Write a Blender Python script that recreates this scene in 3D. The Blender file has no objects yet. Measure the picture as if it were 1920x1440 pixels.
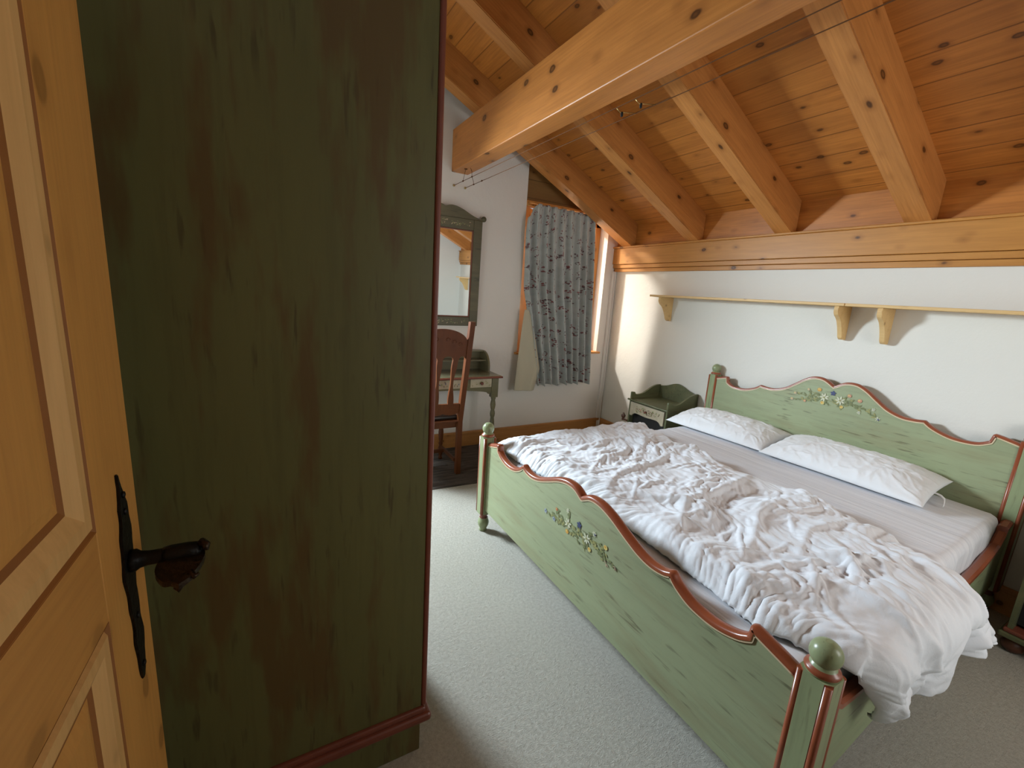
import bpy, bmesh, math, random
import numpy as np
from mathutils import Vector, Matrix

S = bpy.context.scene
COL = S.collection

# ------------------------------------------------------------------ camera
CAMR = [[0.8724558, -0.4843522, 0.0649910],
        [-0.0429463, -0.2084652, -0.9770864],
        [0.4868023, 0.8496736, -0.2026778]]
cd = bpy.data.cameras.new('camera')
cam = bpy.data.objects.new('camera', cd); COL.objects.link(cam)
cd.sensor_fit = 'HORIZONTAL'; cd.sensor_width = 36.0
cd.lens = 815.93 / 1920 * 36.0
cd.clip_start = 0.02; cd.clip_end = 60
r, d, f = [Vector(v) for v in CAMR]
cam.matrix_world = Matrix(((r.x, -d.x, -f.x, 0), (r.y, -d.y, -f.y, 0), (r.z, -d.z, -f.z, 1.5), (0, 0, 0, 1)))
S.camera = cam

# ------------------------------------------------------------------ light
S.view_settings.view_transform = 'Standard'; S.view_settings.look = 'None'
S.view_settings.gamma = 1; S.view_settings.use_curve_mapping = False
S.view_settings.exposure = 0.0
w = bpy.data.worlds.new('world'); S.world = w; w.use_nodes = True
w.node_tree.nodes['Background'].inputs[0].default_value = (0.80, 0.90, 1.0, 1)
w.node_tree.nodes['Background'].inputs[1].default_value = 0.5


def area(name, loc, target, sx, sy, power, col, spread=180):
    l = bpy.data.lights.new(name, 'AREA'); l.shape = 'RECTANGLE'; l.size = sx; l.size_y = sy
    l.energy = power; l.color = col; l.spread = math.radians(spread)
    o = bpy.data.objects.new(name, l); COL.objects.link(o); o.location = loc
    o.rotation_euler = (Vector(target) - Vector(loc)).to_track_quat('-Z', 'Z').to_euler()
    return o


# daylight falling through the glazed balcony door (behind the wardrobe) and the curtained window
area('daylight_balcony_door', (-0.35, 4.26, 2.02), (1.9, 1.6, 0.75), 0.55, 0.85, 350, (0.76, 0.90, 1.0))
area('daylight_window', (2.7, 4.25, 1.7), (2.7, 0, 1.5), 1.0, 1.3, 22, (1.0, 0.72, 0.46))
area('low_sun_window', (1.55, 5.55, 3.40), (3.376, 3.42, 1.18), 0.26, 0.26, 12, (1.0, 0.96, 0.90), 40)
area('added_rear_fill', (2.2, -1.15, 1.55), (2.3, 3, 1.5), 1.1, 1.1, 34, (0.95, 0.95, 0.92))  # added fill lamp behind the camera, lifts surfaces facing away from the balcony door

# ------------------------------------------------------------------ materials


class NT:
    def __init__(s, name):
        s.m = bpy.data.materials.new(name); s.m.use_nodes = True
        s.t = s.m.node_tree; s.b = s.t.nodes['Principled BSDF']

    def n(s, typ, **kw):
        x = s.t.nodes.new(typ)
        for k, v in kw.items():
            setattr(x, k, v)
        return x

    def l(s, a, b): s.t.links.new(a, b)

    def math(s, op, a, b=None, c=None, clamp=False):
        x = s.n('ShaderNodeMath', operation=op); x.use_clamp = clamp
        for i, v in enumerate((a, b, c)):
            if v is None: continue
            if isinstance(v, (int, float)): x.inputs[i].default_value = v
            else: s.l(v, x.inputs[i])
        return x.outputs[0]

    def coords(s, sc=(1, 1, 1), kind='Object', loc=(0, 0, 0)):
        tc = s.n('ShaderNodeTexCoord'); mp = s.n('ShaderNodeMapping')
        mp.inputs['Scale'].default_value = sc; mp.inputs['Location'].default_value = loc
        s.l(tc.outputs[kind], mp.inputs[0]); return mp.outputs[0]

    def noise(s, vec, scale=1, detail=4, rough=0.55, dist=0):
        x = s.n('ShaderNodeTexNoise'); x.inputs['Scale'].default_value = scale
        x.inputs['Detail'].default_value = detail; x.inputs['Roughness'].default_value = rough
        x.inputs['Distortion'].default_value = dist
        s.l(vec, x.inputs['Vector']); return x.outputs['Fac']

    def ramp(s, v, p0, p1, interp='LINEAR'):
        x = s.n('ShaderNodeMapRange'); x.clamp = True
        x.interpolation_type = 'SMOOTHSTEP' if interp == 'S' else 'LINEAR'
        x.inputs['From Min'].default_value = p0; x.inputs['From Max'].default_value = p1
        s.l(v, x.inputs['Value']); return x.outputs[0]

    def mix(s, fac, a, b, mode='MIX'):
        x = s.n('ShaderNodeMix'); x.data_type = 'RGBA'; x.blend_type = mode
        if isinstance(fac, (int, float)): x.inputs[0].default_value = fac
        else: s.l(fac, x.inputs[0])
        for i, v in ((6, a), (7, b)):
            if isinstance(v, tuple): x.inputs[i].default_value = (*v, 1)
            else: s.l(v, x.inputs[i])
        return x.outputs[2]

    def bump(s, h, strength=0.3, dist=0.002):
        x = s.n('ShaderNodeBump'); x.inputs['Strength'].default_value = strength
        x.inputs['Distance'].default_value = dist; s.l(h, x.inputs['Height'])
        s.l(x.outputs[0], s.b.inputs['Normal'])

    def fin(s, col=None, rough=0.5, spec=0.5, metal=0):
        if isinstance(col, tuple): s.b.inputs['Base Color'].default_value = (*col, 1)
        elif col is not None: s.l(col, s.b.inputs['Base Color'])
        if isinstance(rough, (int, float)): s.b.inputs['Roughness'].default_value = rough
        else: s.l(rough, s.b.inputs['Roughness'])
        s.b.inputs['Specular IOR Level'].default_value = spec
        s.b.inputs['Metallic'].default_value = metal
        return s.m


def axscale(axis, along, across):
    v = [across] * 3; v['xyz'.index(axis)] = along; return tuple(v)


def wood(name, base, dark, axis='x', rough=0.5, grain=1.0, knots=1.0, board=None, bw=0.13, spec=0.35, kscale=1.0, offs=(0, 0, 0)):
    t = NT(name)
    c = t.coords(axscale(axis, 1.2, 9.0), loc=offs)
    vb = None
    col = None
    n1 = t.noise(c, 1.6, 6, 0.6, 0.6)
    f1 = t.ramp(n1, 0.35, 0.72)
    c2 = t.coords(axscale(axis, 3.0, 90.0), loc=offs)
    n2 = t.noise(c2, 1.0, 3, 0.6)
    f2 = t.ramp(n2, 0.4, 0.75)
    mid = tuple(b * 0.55 + q * 0.45 for b, q in zip(base, dark))
    col = t.mix(t.math('MULTIPLY', f1, 0.75 * grain), base, mid)
    col = t.mix(t.math('MULTIPLY', f2, 0.32 * grain), col, dark)
    h = n2
    if board:
        tc = t.n('ShaderNodeTexCoord'); sp = t.n('ShaderNodeSeparateXYZ'); t.l(tc.outputs['Object'], sp.inputs[0])
        u = t.math('DIVIDE', sp.outputs['xyz'.index(board)], bw)
        fl = t.math('FLOOR', u); fr = t.math('FRACT', u)
        wn = t.n('ShaderNodeTexWhiteNoise', noise_dimensions='1D'); t.l(fl, wn.inputs['W'])
        col = t.mix(t.math('MULTIPLY', t.math('SUBTRACT', wn.outputs['Value'], 0.25, clamp=True), 0.62), col, tuple(m * 0.72 for m in mid))
        seam = t.math('SUBTRACT', 1, t.ramp(t.math('MINIMUM', fr, t.math('SUBTRACT', 1, fr)), 0.006, 0.03))
        col = t.mix(t.math('MULTIPLY', seam, 0.62), col, tuple(q * 0.3 for q in dark))
        h = t.math('SUBTRACT', n2, t.math('MULTIPLY', seam, 5))
    if knots:
        ks = 9.0 * kscale
        kc = t.coords(axscale(axis, ks * 0.6, ks), loc=(3.1 + offs[0], 1.7, 5.3))
        nz = t.n('ShaderNodeTexNoise'); nz.inputs['Scale'].default_value = 2.5; t.l(kc, nz.inputs['Vector'])
        mm = t.n('ShaderNodeMixRGB'); mm.blend_type = 'ADD'; mm.inputs[0].default_value = 0.10
        t.l(kc, mm.inputs[1]); t.l(nz.outputs['Color'], mm.inputs[2])
        v = t.n('ShaderNodeTexVoronoi'); v.inputs['Scale'].default_value = 1.0; t.l(mm.outputs[0], v.inputs['Vector'])
        dd = v.outputs['Distance']
        halo = t.math('SUBTRACT', 1, t.ramp(dd, 0.10, 0.30, 'S'))
        core = t.math('SUBTRACT', 1, t.ramp(dd, 0.09, 0.145, 'S'))
        inner = t.math('SUBTRACT', 1, t.ramp(dd, 0.03, 0.10, 'S'))
        col = t.mix(t.math('MULTIPLY', halo, 0.45 * knots), col, dark)
        col = t.mix(t.math('MULTIPLY', core, 0.9 * knots), col, tuple(q * 0.22 for q in dark))
        col = t.mix(t.math('MULTIPLY', inner, 0.35 * knots), col, mid)
    t.bump(h, 0.25, 0.0012)
    return t.fin(col, rough, spec)


def painted(name, base, streak, axis, rough=0.38, dashes=1.0, blot=(0.25, 0.2, 0.1), bl=0.42):
    t = NT(name)
    n0 = t.noise(t.coords(axscale(axis, 1.0, 4.5)), 1.5, 5, 0.6)
    col = t.mix(t.math('MULTIPLY', t.ramp(n0, 0.38, 0.7), 0.42), base, tuple(b * 0.70 for b in base))
    n1 = t.noise(t.coords(axscale(axis, 3.0, 45.0), loc=(2, 5, 1)), 1.0, 3, 0.6)
    col = t.mix(t.math('MULTIPLY', t.ramp(n1, 0.5, 0.8), 0.40), col, tuple(b * 0.55 for b in base))
    n2 = t.noise(t.coords(axscale(axis, 7.0, 60.0), loc=(7, 3, 9)), 1.0, 2, 0.5)
    g2 = t.noise(t.coords(axscale(axis, 2.0, 5.0), loc=(1, 8, 4)), 1.0, 2, 0.5)
    msk = t.math('MULTIPLY', t.ramp(n2, 0.60, 0.70), t.ramp(g2, 0.42, 0.58))
    col = t.mix(t.math('MULTIPLY', msk, 0.75 * dashes), col, streak)
    n3 = t.noise(t.coords(axscale(axis, 1.6, 9.0), loc=(4, 4, 4)), 1.0, 4, 0.6)
    col = t.mix(t.math('MULTIPLY', t.ramp(n3, 0.50, 0.60 if bl > 1 else 0.72), bl * dashes if bl < 1 else 0.75), col, blot)
    t.bump(n1, 0.12, 0.001)
    return t.fin(col, rough, 0.45)


def plain(name, col, rough=0.5, spec=0.5, metal=0, var=0.15, sc=20, bmp=0.0):
    t = NT(name)
    n = t.noise(t.coords((1, 1, 1)), sc, 4)
    c = t.mix(t.math('MULTIPLY', t.ramp(n, 0.3, 0.75), var * 2), col, tuple(x * 0.6 for x in col))
    if bmp: t.bump(n, bmp, 0.003)
    return t.fin(c, rough, spec, metal)


PINE = (0.60, 0.31, 0.105); PINED = (0.26, 0.095, 0.022)
M = {}
M['ceil'] = wood('pine_boards', (0.62, 0.235, 0.046), (0.22, 0.066, 0.011), 'y', 0.42, 1.3, 0.9, 'x', 0.158)
M['raft'] = wood('pine_rafter', (0.58, 0.245, 0.066), (0.22, 0.068, 0.013), 'x', 0.45, 1.0, 1.0, kscale=0.85)
M['purl'] = wood('pine_purlin', (0.57, 0.222, 0.050), (0.22, 0.066, 0.012), 'y', 0.40, 1.0, 1.0, kscale=0.75)
M['plate'] = wood('pine_wall_plate', (0.55, 0.25, 0.056), (0.22, 0.072, 0.012), 'y', 0.42, 0.8, 1.0)
M['shelf'] = wood('pine_shelf', (0.72, 0.49, 0.22), (0.42, 0.20, 0.06), 'y', 0.5, 0.5, 0.5, kscale=1.4)
M['door'] = wood('pine_door', (0.76, 0.38, 0.095), (0.40, 0.16, 0.030), 'z', 0.5, 0.7, 0.45, kscale=0.8)
M['doorh'] = wood('pine_door_rail', (0.70, 0.34, 0.085), (0.38, 0.15, 0.028), 'y', 0.5, 0.7, 0.3, kscale=0.8)
M['doorgroove'] = plain('door_groove_stain', (0.34, 0.125, 0.022), 0.6)
M['doorm'] = wood('pine_door_moulding', (0.86, 0.52, 0.20), (0.45, 0.21, 0.05), 'z', 0.5, 0.7, 0.3)
M['base'] = wood('pine_baseboard', (0.50, 0.235, 0.075), (0.22, 0.08, 0.018), 'x', 0.45, 0.8, 0.8)
M['winw'] = wood('window_wood', (0.62, 0.29, 0.08), (0.30, 0.10, 0.02), 'z', 0.45, 0.7, 0.4)
M['gable'] = wood('gable_boards', (0.30, 0.16, 0.05), (0.12, 0.05, 0.012), 'x', 0.5, 0.8, 0.9, 'z', 0.16)
M['green_y'] = painted('green_paint_bed', (0.325, 0.368, 0.215), (0.10, 0.105, 0.055), 'y')
M['green_x'] = painted('green_paint_rail', (0.30, 0.36, 0.20), (0.10, 0.105, 0.055), 'x')
M['green_z'] = painted('green_paint_post', (0.30, 0.35, 0.19), (0.12, 0.12, 0.06), 'z', 0.30)
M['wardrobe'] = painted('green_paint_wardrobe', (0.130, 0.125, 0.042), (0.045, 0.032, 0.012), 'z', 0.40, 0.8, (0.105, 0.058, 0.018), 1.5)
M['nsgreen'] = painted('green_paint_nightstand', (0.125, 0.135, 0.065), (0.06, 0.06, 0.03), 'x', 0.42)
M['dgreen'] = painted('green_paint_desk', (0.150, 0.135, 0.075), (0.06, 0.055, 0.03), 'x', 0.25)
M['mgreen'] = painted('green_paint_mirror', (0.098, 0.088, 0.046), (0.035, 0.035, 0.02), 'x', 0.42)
M['red'] = plain('brick_red_trim', (0.31, 0.082, 0.036), 0.28, 0.55, var=0.25, sc=14)
M['redd'] = plain('dull_red_trim', (0.20, 0.055, 0.032), 0.35, 0.5, var=0.25, sc=14)
M['cream'] = plain('cream_line', (0.72, 0.56, 0.36), 0.4)
M['oak'] = wood('oak_chair', (0.125, 0.036, 0.010), (0.045, 0.013, 0.004), 'z', 0.45, 1.0, 0, spec=0.25)
M['leather'] = plain('dark_leather', (0.022, 0.012, 0.009), 0.35, 0.5, bmp=0.2, sc=60)
M['iron'] = plain('wrought_iron', (0.016, 0.015, 0.014), 0.42, 0.6, 0.7, bmp=0.6, sc=90)
M['bronze'] = plain('worn_bronze', (0.055, 0.035, 0.022), 0.30, 0.6, 0.8, bmp=0.7, sc=120)
M['brass'] = plain('brass', (0.50, 0.36, 0.14), 0.3, 0.5, 0.9)
M['wire'] = plain('cable', (0.13, 0.055, 0.02), 0.8, 0.15)
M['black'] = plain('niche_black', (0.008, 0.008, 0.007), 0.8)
M['mir'] = NT('mirror_glass').fin((0.90, 0.93, 0.91), 0.012, 0.5, 1.0)
M['bun'] = plain('bun_foot_brown', (0.10, 0.035, 0.018), 0.3)
M['creampaint'] = plain('cream_paint', (0.52, 0.44, 0.31), 0.5, var=0.3, sc=18)
FL = {'stem': (0.24, 0.245, 0.085), 'leaf': (0.175, 0.20, 0.08), 'leaf2': (0.31, 0.30, 0.11), 'white': (0.62, 0.62, 0.45),
      'blue': (0.045, 0.06, 0.16), 'paleblue': (0.30, 0.36, 0.42), 'orange': (0.66, 0.34, 0.06), 'yellow': (0.66, 0.52, 0.16),
      'pink': (0.56, 0.27, 0.17), 'red': (0.55, 0.13, 0.05), 'tan': (0.50, 0.38, 0.25), 'brown': (0.17, 0.10, 0.06)}
for k, v in FL.items():
    M['f_' + k] = plain('paint_' + k, v, 0.45, var=0.15, sc=60)


def plaster(name, col):
    t = NT(name)
    n = t.noise(t.coords((1, 1, 1)), 14, 6, 0.6)
    n2 = t.noise(t.coords((1, 1, 1)), 2.5, 3, 0.5)
    vo = t.noise(t.coords((1, 1, 1)), 55, 3, 0.6)
    c = t.mix(t.math('MULTIPLY', n2, 0.18), col, tuple(x * 0.82 for x in col))
    t.bump(t.math('ADD', t.math('MULTIPLY', n, 1.0), t.math('MULTIPLY', vo, 0.35)), 0.35, 0.006)
    return t.fin(c, 0.9, 0.15)


M['wall'] = plaster('white_plaster', (0.77, 0.75, 0.69))
M['wallA'] = plaster('rough_white_plaster', (0.76, 0.72, 0.68))


def carpet():
    t = NT('pale_carpet')
    c = t.coords((1, 1, 1))
    n = t.noise(c, 300, 3, 0.7); n2 = t.noise(c, 75, 5, 0.7); n3 = t.noise(c, 1.6, 3, 0.5)
    col = t.mix(t.ramp(n2, 0.3, 0.75), (0.42, 0.395, 0.335), (0.64, 0.615, 0.545))
    col = t.mix(t.math('MULTIPLY', t.ramp(n3, 0.3, 0.7), 0.22), col, (0.42, 0.38, 0.31))
    t.bump(t.math('ADD', t.math('MULTIPLY', n, 0.5), n2), 0.7, 0.008)
    return t.fin(col, 0.98, 0.05)


M['carpet'] = carpet()


def rugm():
    t = NT('dark_woven_rug')
    c = t.coords((3, 40, 1)); n = t.noise(c, 1.2, 5, 0.7); n2 = t.noise(t.coords((30, 30, 1)), 1, 4, 0.7)
    col = t.mix(t.ramp(n, 0.35, 0.68), (0.035, 0.030, 0.028), (0.16, 0.135, 0.115))
    col = t.mix(t.ramp(n2, 0.62, 0.7), col, (0.02, 0.016, 0.014))
    t.bump(n, 0.5, 0.004)
    return t.fin(col, 0.95, 0.1)


M['rug'] = rugm()


def cloth(name, col, fine=1.0):
    t = NT(name)
    n = t.noise(t.coords((1, 1, 1)), 60, 4, 0.6, 0.8); n2 = t.noise(t.coords((1, 1, 1)), 900, 2)
    t.bump(t.math('ADD', n, t.math('MULTIPLY', n2, 0.12)), 0.30 * fine, 0.004)
    m = t.fin(col, 0.85, 0.2)
    t.b.inputs['Sheen Weight'].default_value = 0.15
    return m


M['cotton'] = cloth('white_cotton', (0.78, 0.80, 0.84))
M['pillow'] = cloth('white_pillowcase', (0.80, 0.81, 0.83), 0.8)


def sheetm():
    t = NT('fitted_sheet')
    sp = t.coords((42, 1.3, 1)); n = t.noise(sp, 1.0, 4, 0.6)
    col = t.mix(t.ramp(n, 0.3, 0.7), (0.66, 0.665, 0.71), (0.80, 0.80, 0.83))
    t.bump(n, 0.6, 0.008)
    return t.fin(col, 0.85, 0.2)


M['sheet'] = sheetm()


def curtainm():
    t = NT('floral_curtain')
    tc = t.n('ShaderNodeTexCoord')
    nz = t.n('ShaderNodeTexNoise'); nz.inputs['Scale'].default_value = 14; t.l(tc.outputs['UV'], nz.inputs['Vector'])
    mm = t.n('ShaderNodeMixRGB'); mm.blend_type = 'ADD'; mm.inputs[0].default_value = 0.04
    t.l(tc.outputs['UV'], mm.inputs[1]); t.l(nz.outputs['Color'], mm.inputs[2])
    v = t.n('ShaderNodeTexVoronoi'); v.inputs['Scale'].default_value = 15.0; t.l(mm.outputs[0], v.inputs['Vector'])
    area_ = t.math('SUBTRACT', 1, t.ramp(v.outputs['Distance'], 0.36, 0.42))
    v2 = t.n('ShaderNodeTexVoronoi'); v2.inputs['Scale'].default_value = 62; t.l(mm.outputs[0], v2.inputs['Vector'])
    dots = t.math('SUBTRACT', 1, t.ramp(v2.outputs['Distance'], 0.44, 0.58))
    sep = t.n('ShaderNodeSeparateColor'); t.l(v2.outputs['Color'], sep.inputs[0])
    on = t.ramp(sep.outputs[0], 0.22, 0.26)
    fac = t.math('MULTIPLY', t.math('MULTIPLY', area_, dots), on)
    fcol = t.mix(sep.outputs[1], (0.30, 0.055, 0.055), (0.09, 0.07, 0.075))
    base = t.mix(t.ramp(nz.outputs['Fac'], 0.3, 0.7), (0.46, 0.49, 0.48), (0.55, 0.57, 0.555))
    col = t.mix(t.math('MULTIPLY', fac, 0.92), base, fcol)
    t.fin(col, 0.9, 0.15)
    tr = t.n('ShaderNodeBsdfTranslucent'); t.l(col, tr.inputs[0])
    mx = t.n('ShaderNodeMixShader'); mx.inputs[0].default_value = 0.12
    t.l(t.b.outputs[0], mx.inputs[1]); t.l(tr.outputs[0], mx.inputs[2])
    t.l(mx.outputs[0], t.t.nodes['Material Output'].inputs[0])
    return t.m


M['curtain'] = curtainm()
M['lining'] = cloth('beige_lining', (0.50, 0.46, 0.35), 0.5)


def glassm():
    t = NT('window_glass')
    g = t.n('ShaderNodeBsdfGlossy'); g.inputs['Roughness'].default_value = 0.02
    tr = t.n('ShaderNodeBsdfTransparent'); mx = t.n('ShaderNodeMixShader'); mx.inputs[0].default_value = 0.06
    t.l(tr.outputs[0], mx.inputs[1]); t.l(g.outputs[0], mx.inputs[2])
    t.l(mx.outputs[0], t.t.nodes['Material Output'].inputs[0]); return t.m


M['glass'] = glassm()

# ------------------------------------------------------------------ mesh helpers
def smooth(poly, corners, n=5):
    """Catmull-Rom between corner indices"""
    out = []
    for i in range(len(poly) - 1):
        p0 = poly[i - 1] if i > 0 and i not in corners else poly[i]
        p1, p2 = poly[i], poly[i + 1]
        p3 = poly[i + 2] if i + 2 < len(poly) and (i + 1) not in corners else poly[i + 1]
        for k in range(n):
            t_ = k / n
            q = tuple(0.5 * ((2 * p1[j]) + (-p0[j] + p2[j]) * t_ + (2 * p0[j] - 5 * p1[j] + 4 * p2[j] - p3[j]) * t_ ** 2 + (-p0[j] + 3 * p1[j] - 3 * p2[j] + p3[j]) * t_ ** 3) for j in (0, 1))
            out.append(q)
    out.append(poly[-1]); return out




class B:
    """collects faces with material slots and links them as one mesh object"""

    def __init__(s, *mats):
        s.bm = bmesh.new(); s.mats = list(mats); s.cur = 0

    def use(s, m):
        if m not in s.mats: s.mats.append(m)
        s.cur = s.mats.index(m); return s

    def _tag(s, before):
        for f_ in s.bm.faces:
            if f_ not in before: f_.material_index = s.cur

    def face(s, pts):
        vs = [s.bm.verts.new(p) for p in pts]
        f_ = s.bm.faces.new(vs); f_.material_index = s.cur; return f_

    def box(s, x0, x1, y0, y1, z0, z1, bev=0.0, seg=2):
        vs = [s.bm.verts.new(p) for p in ((x0, y0, z0), (x1, y0, z0), (x1, y1, z0), (x0, y1, z0), (x0, y0, z1), (x1, y0, z1), (x1, y1, z1), (x0, y1, z1))]
        fs = [s.bm.faces.new([vs[i] for i in q]) for q in ((0, 3, 2, 1), (4, 5, 6, 7), (0, 1, 5, 4), (1, 2, 6, 5), (2, 3, 7, 6), (3, 0, 4, 7))]
        for f_ in fs: f_.material_index = s.cur
        if bev:
            es = list({e for f_ in fs for e in f_.edges})
            r_ = bmesh.ops.bevel(s.bm, geom=es, offset=bev, segments=seg, affect='EDGES', profile=0.5)
            for f_ in r_['faces']: f_.material_index = s.cur
        return s

    def prism(s, poly, a, b, axis='x', bev=0.0):
        """poly: 2-D points; extruded along axis from a to b.  axis x: (y,z); y: (x,z); z: (x,y)"""
        def P(p, t):
            return {'x': (t, p[0], p[1]), 'y': (p[0], t, p[1]), 'z': (p[0], p[1], t)}[axis]
        va = [s.bm.verts.new(P(p, a)) for p in poly]; vb = [s.bm.verts.new(P(p, b)) for p in poly]
        n = len(poly); fs = [s.bm.faces.new(va), s.bm.faces.new(vb[::-1])]
        for i in range(n):
            fs.append(s.bm.faces.new((va[i], vb[i], vb[(i + 1) % n], va[(i + 1) % n])))
        for f_ in fs: f_.material_index = s.cur
        if bev:
            es = list(set(fs[0].edges) | set(fs[1].edges))
            r_ = bmesh.ops.bevel(s.bm, geom=es, offset=bev, segments=2, affect='EDGES')
            for f_ in r_['faces']: f_.material_index = s.cur
        return s

    def lathe(s, prof, cx, cy, cz=0, seg=24, axis='z'):
        """prof: (radius, height, [material])"""
        rings = []
        for p in prof:
            ring = []
            for k in range(seg):
                a_ = 2 * math.pi * k / seg; c_, s_ = math.cos(a_) * p[0], math.sin(a_) * p[0]
                if axis == 'z': q = (cx + c_, cy + s_, cz + p[1])
                elif axis == 'y': q = (cx + c_, cy + p[1], cz + s_)
                else: q = (cx + p[1], cy + c_, cz + s_)
                ring.append(s.bm.verts.new(q))
            rings.append(ring)
        for i in range(len(rings) - 1):
            if len(prof[i]) > 2: s.use(prof[i][2])
            for k in range(seg):
                f_ = s.bm.faces.new((rings[i][k], rings[i][(k + 1) % seg], rings[i + 1][(k + 1) % seg], rings[i + 1][k])); f_.material_index = s.cur; f_.smooth = True
        for rr in (rings[0], rings[-1]):
            f_ = s.bm.faces.new(rr); f_.material_index = s.cur
        return s

    def tube(s, pts, rad, seg=10, closed=False, flat=None):
        pts = [Vector(p) for p in pts]; n = len(pts); rings = []
        up0 = None
        for i, p in enumerate(pts):
            t_ = (pts[min(i + 1, n - 1)] - pts[max(i - 1, 0)]).normalized()
            if flat is not None: u = Vector(flat)
            elif up0 is None:
                u = Vector((0, 0, 1)) if abs(t_.z) < 0.9 else Vector((1, 0, 0))
            else: u = up0
            u = (u - t_ * u.dot(t_)).normalized(); up0 = u; v_ = t_.cross(u)
            rr = rad[i] if isinstance(rad, (list, tuple)) and not (len(rad) == 2 and flat is not None) else rad
            if flat is not None and isinstance(rr, (list, tuple)): ru, rv = rr
            else: ru = rv = rr
            rings.append([s.bm.verts.new(p + u * ru * math.cos(2 * math.pi * k / seg) + v_ * rv * math.sin(2 * math.pi * k / seg)) for k in range(seg)])
        for i in range(n - 1):
            for k in range(seg):
                f_ = s.bm.faces.new((rings[i][k], rings[i][(k + 1) % seg], rings[i + 1][(k + 1) % seg], rings[i + 1][k])); f_.material_index = s.cur; f_.smooth = True
        for rr in (rings[0], rings[-1]):
            f_ = s.bm.faces.new(rr); f_.material_index = s.cur
        return s

    def build(s, name, parent=None, smooth=False, world=None):
        bmesh.ops.recalc_face_normals(s.bm, faces=s.bm.faces[:])
        me = bpy.data.meshes.new(name)
        if world is not None: s.bm.transform(world.inverted())
        s.bm.to_mesh(me); s.bm.free()
        for m in s.mats: me.materials.append(M[m] if isinstance(m, str) else m)
        if smooth:
            for p in me.polygons: p.use_smooth = True
        o = bpy.data.objects.new(name, me); COL.objects.link(o)
        if parent is not None:
            o.parent = parent
            mw = Matrix.Identity(4); q_ = parent
            while q_ is not None:
                mw = q_.matrix_basis @ mw; q_ = q_.parent
            me.transform(mw.inverted())
        if world is not None: o.matrix_basis = world
        return o


def tag(o, label=None, cat=None, group=None, kind=None):
    if label: o['label'] = label
    if cat: o['category'] = cat
    if group: o['group'] = group
    if kind: o['kind'] = kind
    return o


def thing(name, loc, label, cat, group=None, rz=0):
    o = bpy.data.objects.new(name, None); COL.objects.link(o); o.empty_display_size = 0.1
    o.location = loc; o.rotation_euler = (0, 0, rz); o.matrix_basis  # geometry is given in world coordinates
    bpy.context.view_layer.update()
    return tag(o, label, cat, group)


def struct(o): o['kind'] = 'structure'; return o


# =================================================================== SETTING
XB, YA, XL, YF = 3.376, 3.77, -1.35, -0.75
SL = 0.49


def zc(x): return 2.265 + SL * (3.39 - x)       # underside of the boards
def zb(x): return 2.05 + SL * (3.33 - x)        # underside of the rafters


b = B('carpet'); b.box(-1.5, 3.6, -0.9, 4.2, -0.06, 0)
struct(b.build('floor'))
# ceiling: tilted slab, local x runs down the slope
th = math.atan(SL)
W = Matrix.Translation((3.45, 0, zc(3.45))) @ Matrix.Rotation(th, 4, 'Y')
L = (3.45 - (-1.5)) / math.cos(th)
b = B('ceil'); b.box(-L, 0.05, -0.9, 4.35, 0, 0.05)
o = b.build('ceiling'); o.matrix_basis = W; struct(o)

# wall with the two openings (far wall)
OX0, OX1, OZ0, OZ1 = 2.19, 3.22, 0.93, 2.34        # curtained window
PX0, PX1, PZ1 = -1.10, 0.69, 2.12                  # balcony door
Y0, Y1 = YA, YA + 0.30


def gp(x): return zc(x) + 0.06


b = B('wallA')
for x0, x1 in ((XL - 0.1, PX0), (PX1, OX0), (OX1, XB + 0.02)):
    b.prism([(x0, -0.02), (x1, -0.02), (x1, gp(x1)), (x0, gp(x0))], Y0, Y1, 'y')
b.prism([(PX0, PZ1), (PX1, PZ1), (PX1, gp(PX1)), (PX0, gp(PX0))], Y0, Y1, 'y')
b.prism([(PX0, -0.02), (PX1, -0.02), (PX1, 0.08), (PX0, 0.08)], Y0, Y1, 'y')
b.prism([(OX0, -0.02), (OX1, -0.02), (OX1, OZ0 - 0.02), (OX0, OZ0 - 0.02)], Y0, Y1, 'y')
bmesh.ops.remove_doubles(b.bm, verts=b.bm.verts[:], dist=1e-5)
struct(b.build('wall_back'))
# boarded triangle over the window
b = B('gable'); b.prism([(OX0, OZ1 + 0.03), (OX1, OZ1 + 0.03), (OX1, gp(OX1)), (OX0, gp(OX0))], Y0 + 0.02, Y0 + 0.07, 'y')
struct(b.build('trim_1'))
b = B('winw'); b.box(OX0, OX1, Y0 - 0.012, Y0 + 0.06, OZ1 - 0.02, OZ1 + 0.032, 0.004)
struct(b.build('trim_2'))

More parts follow.
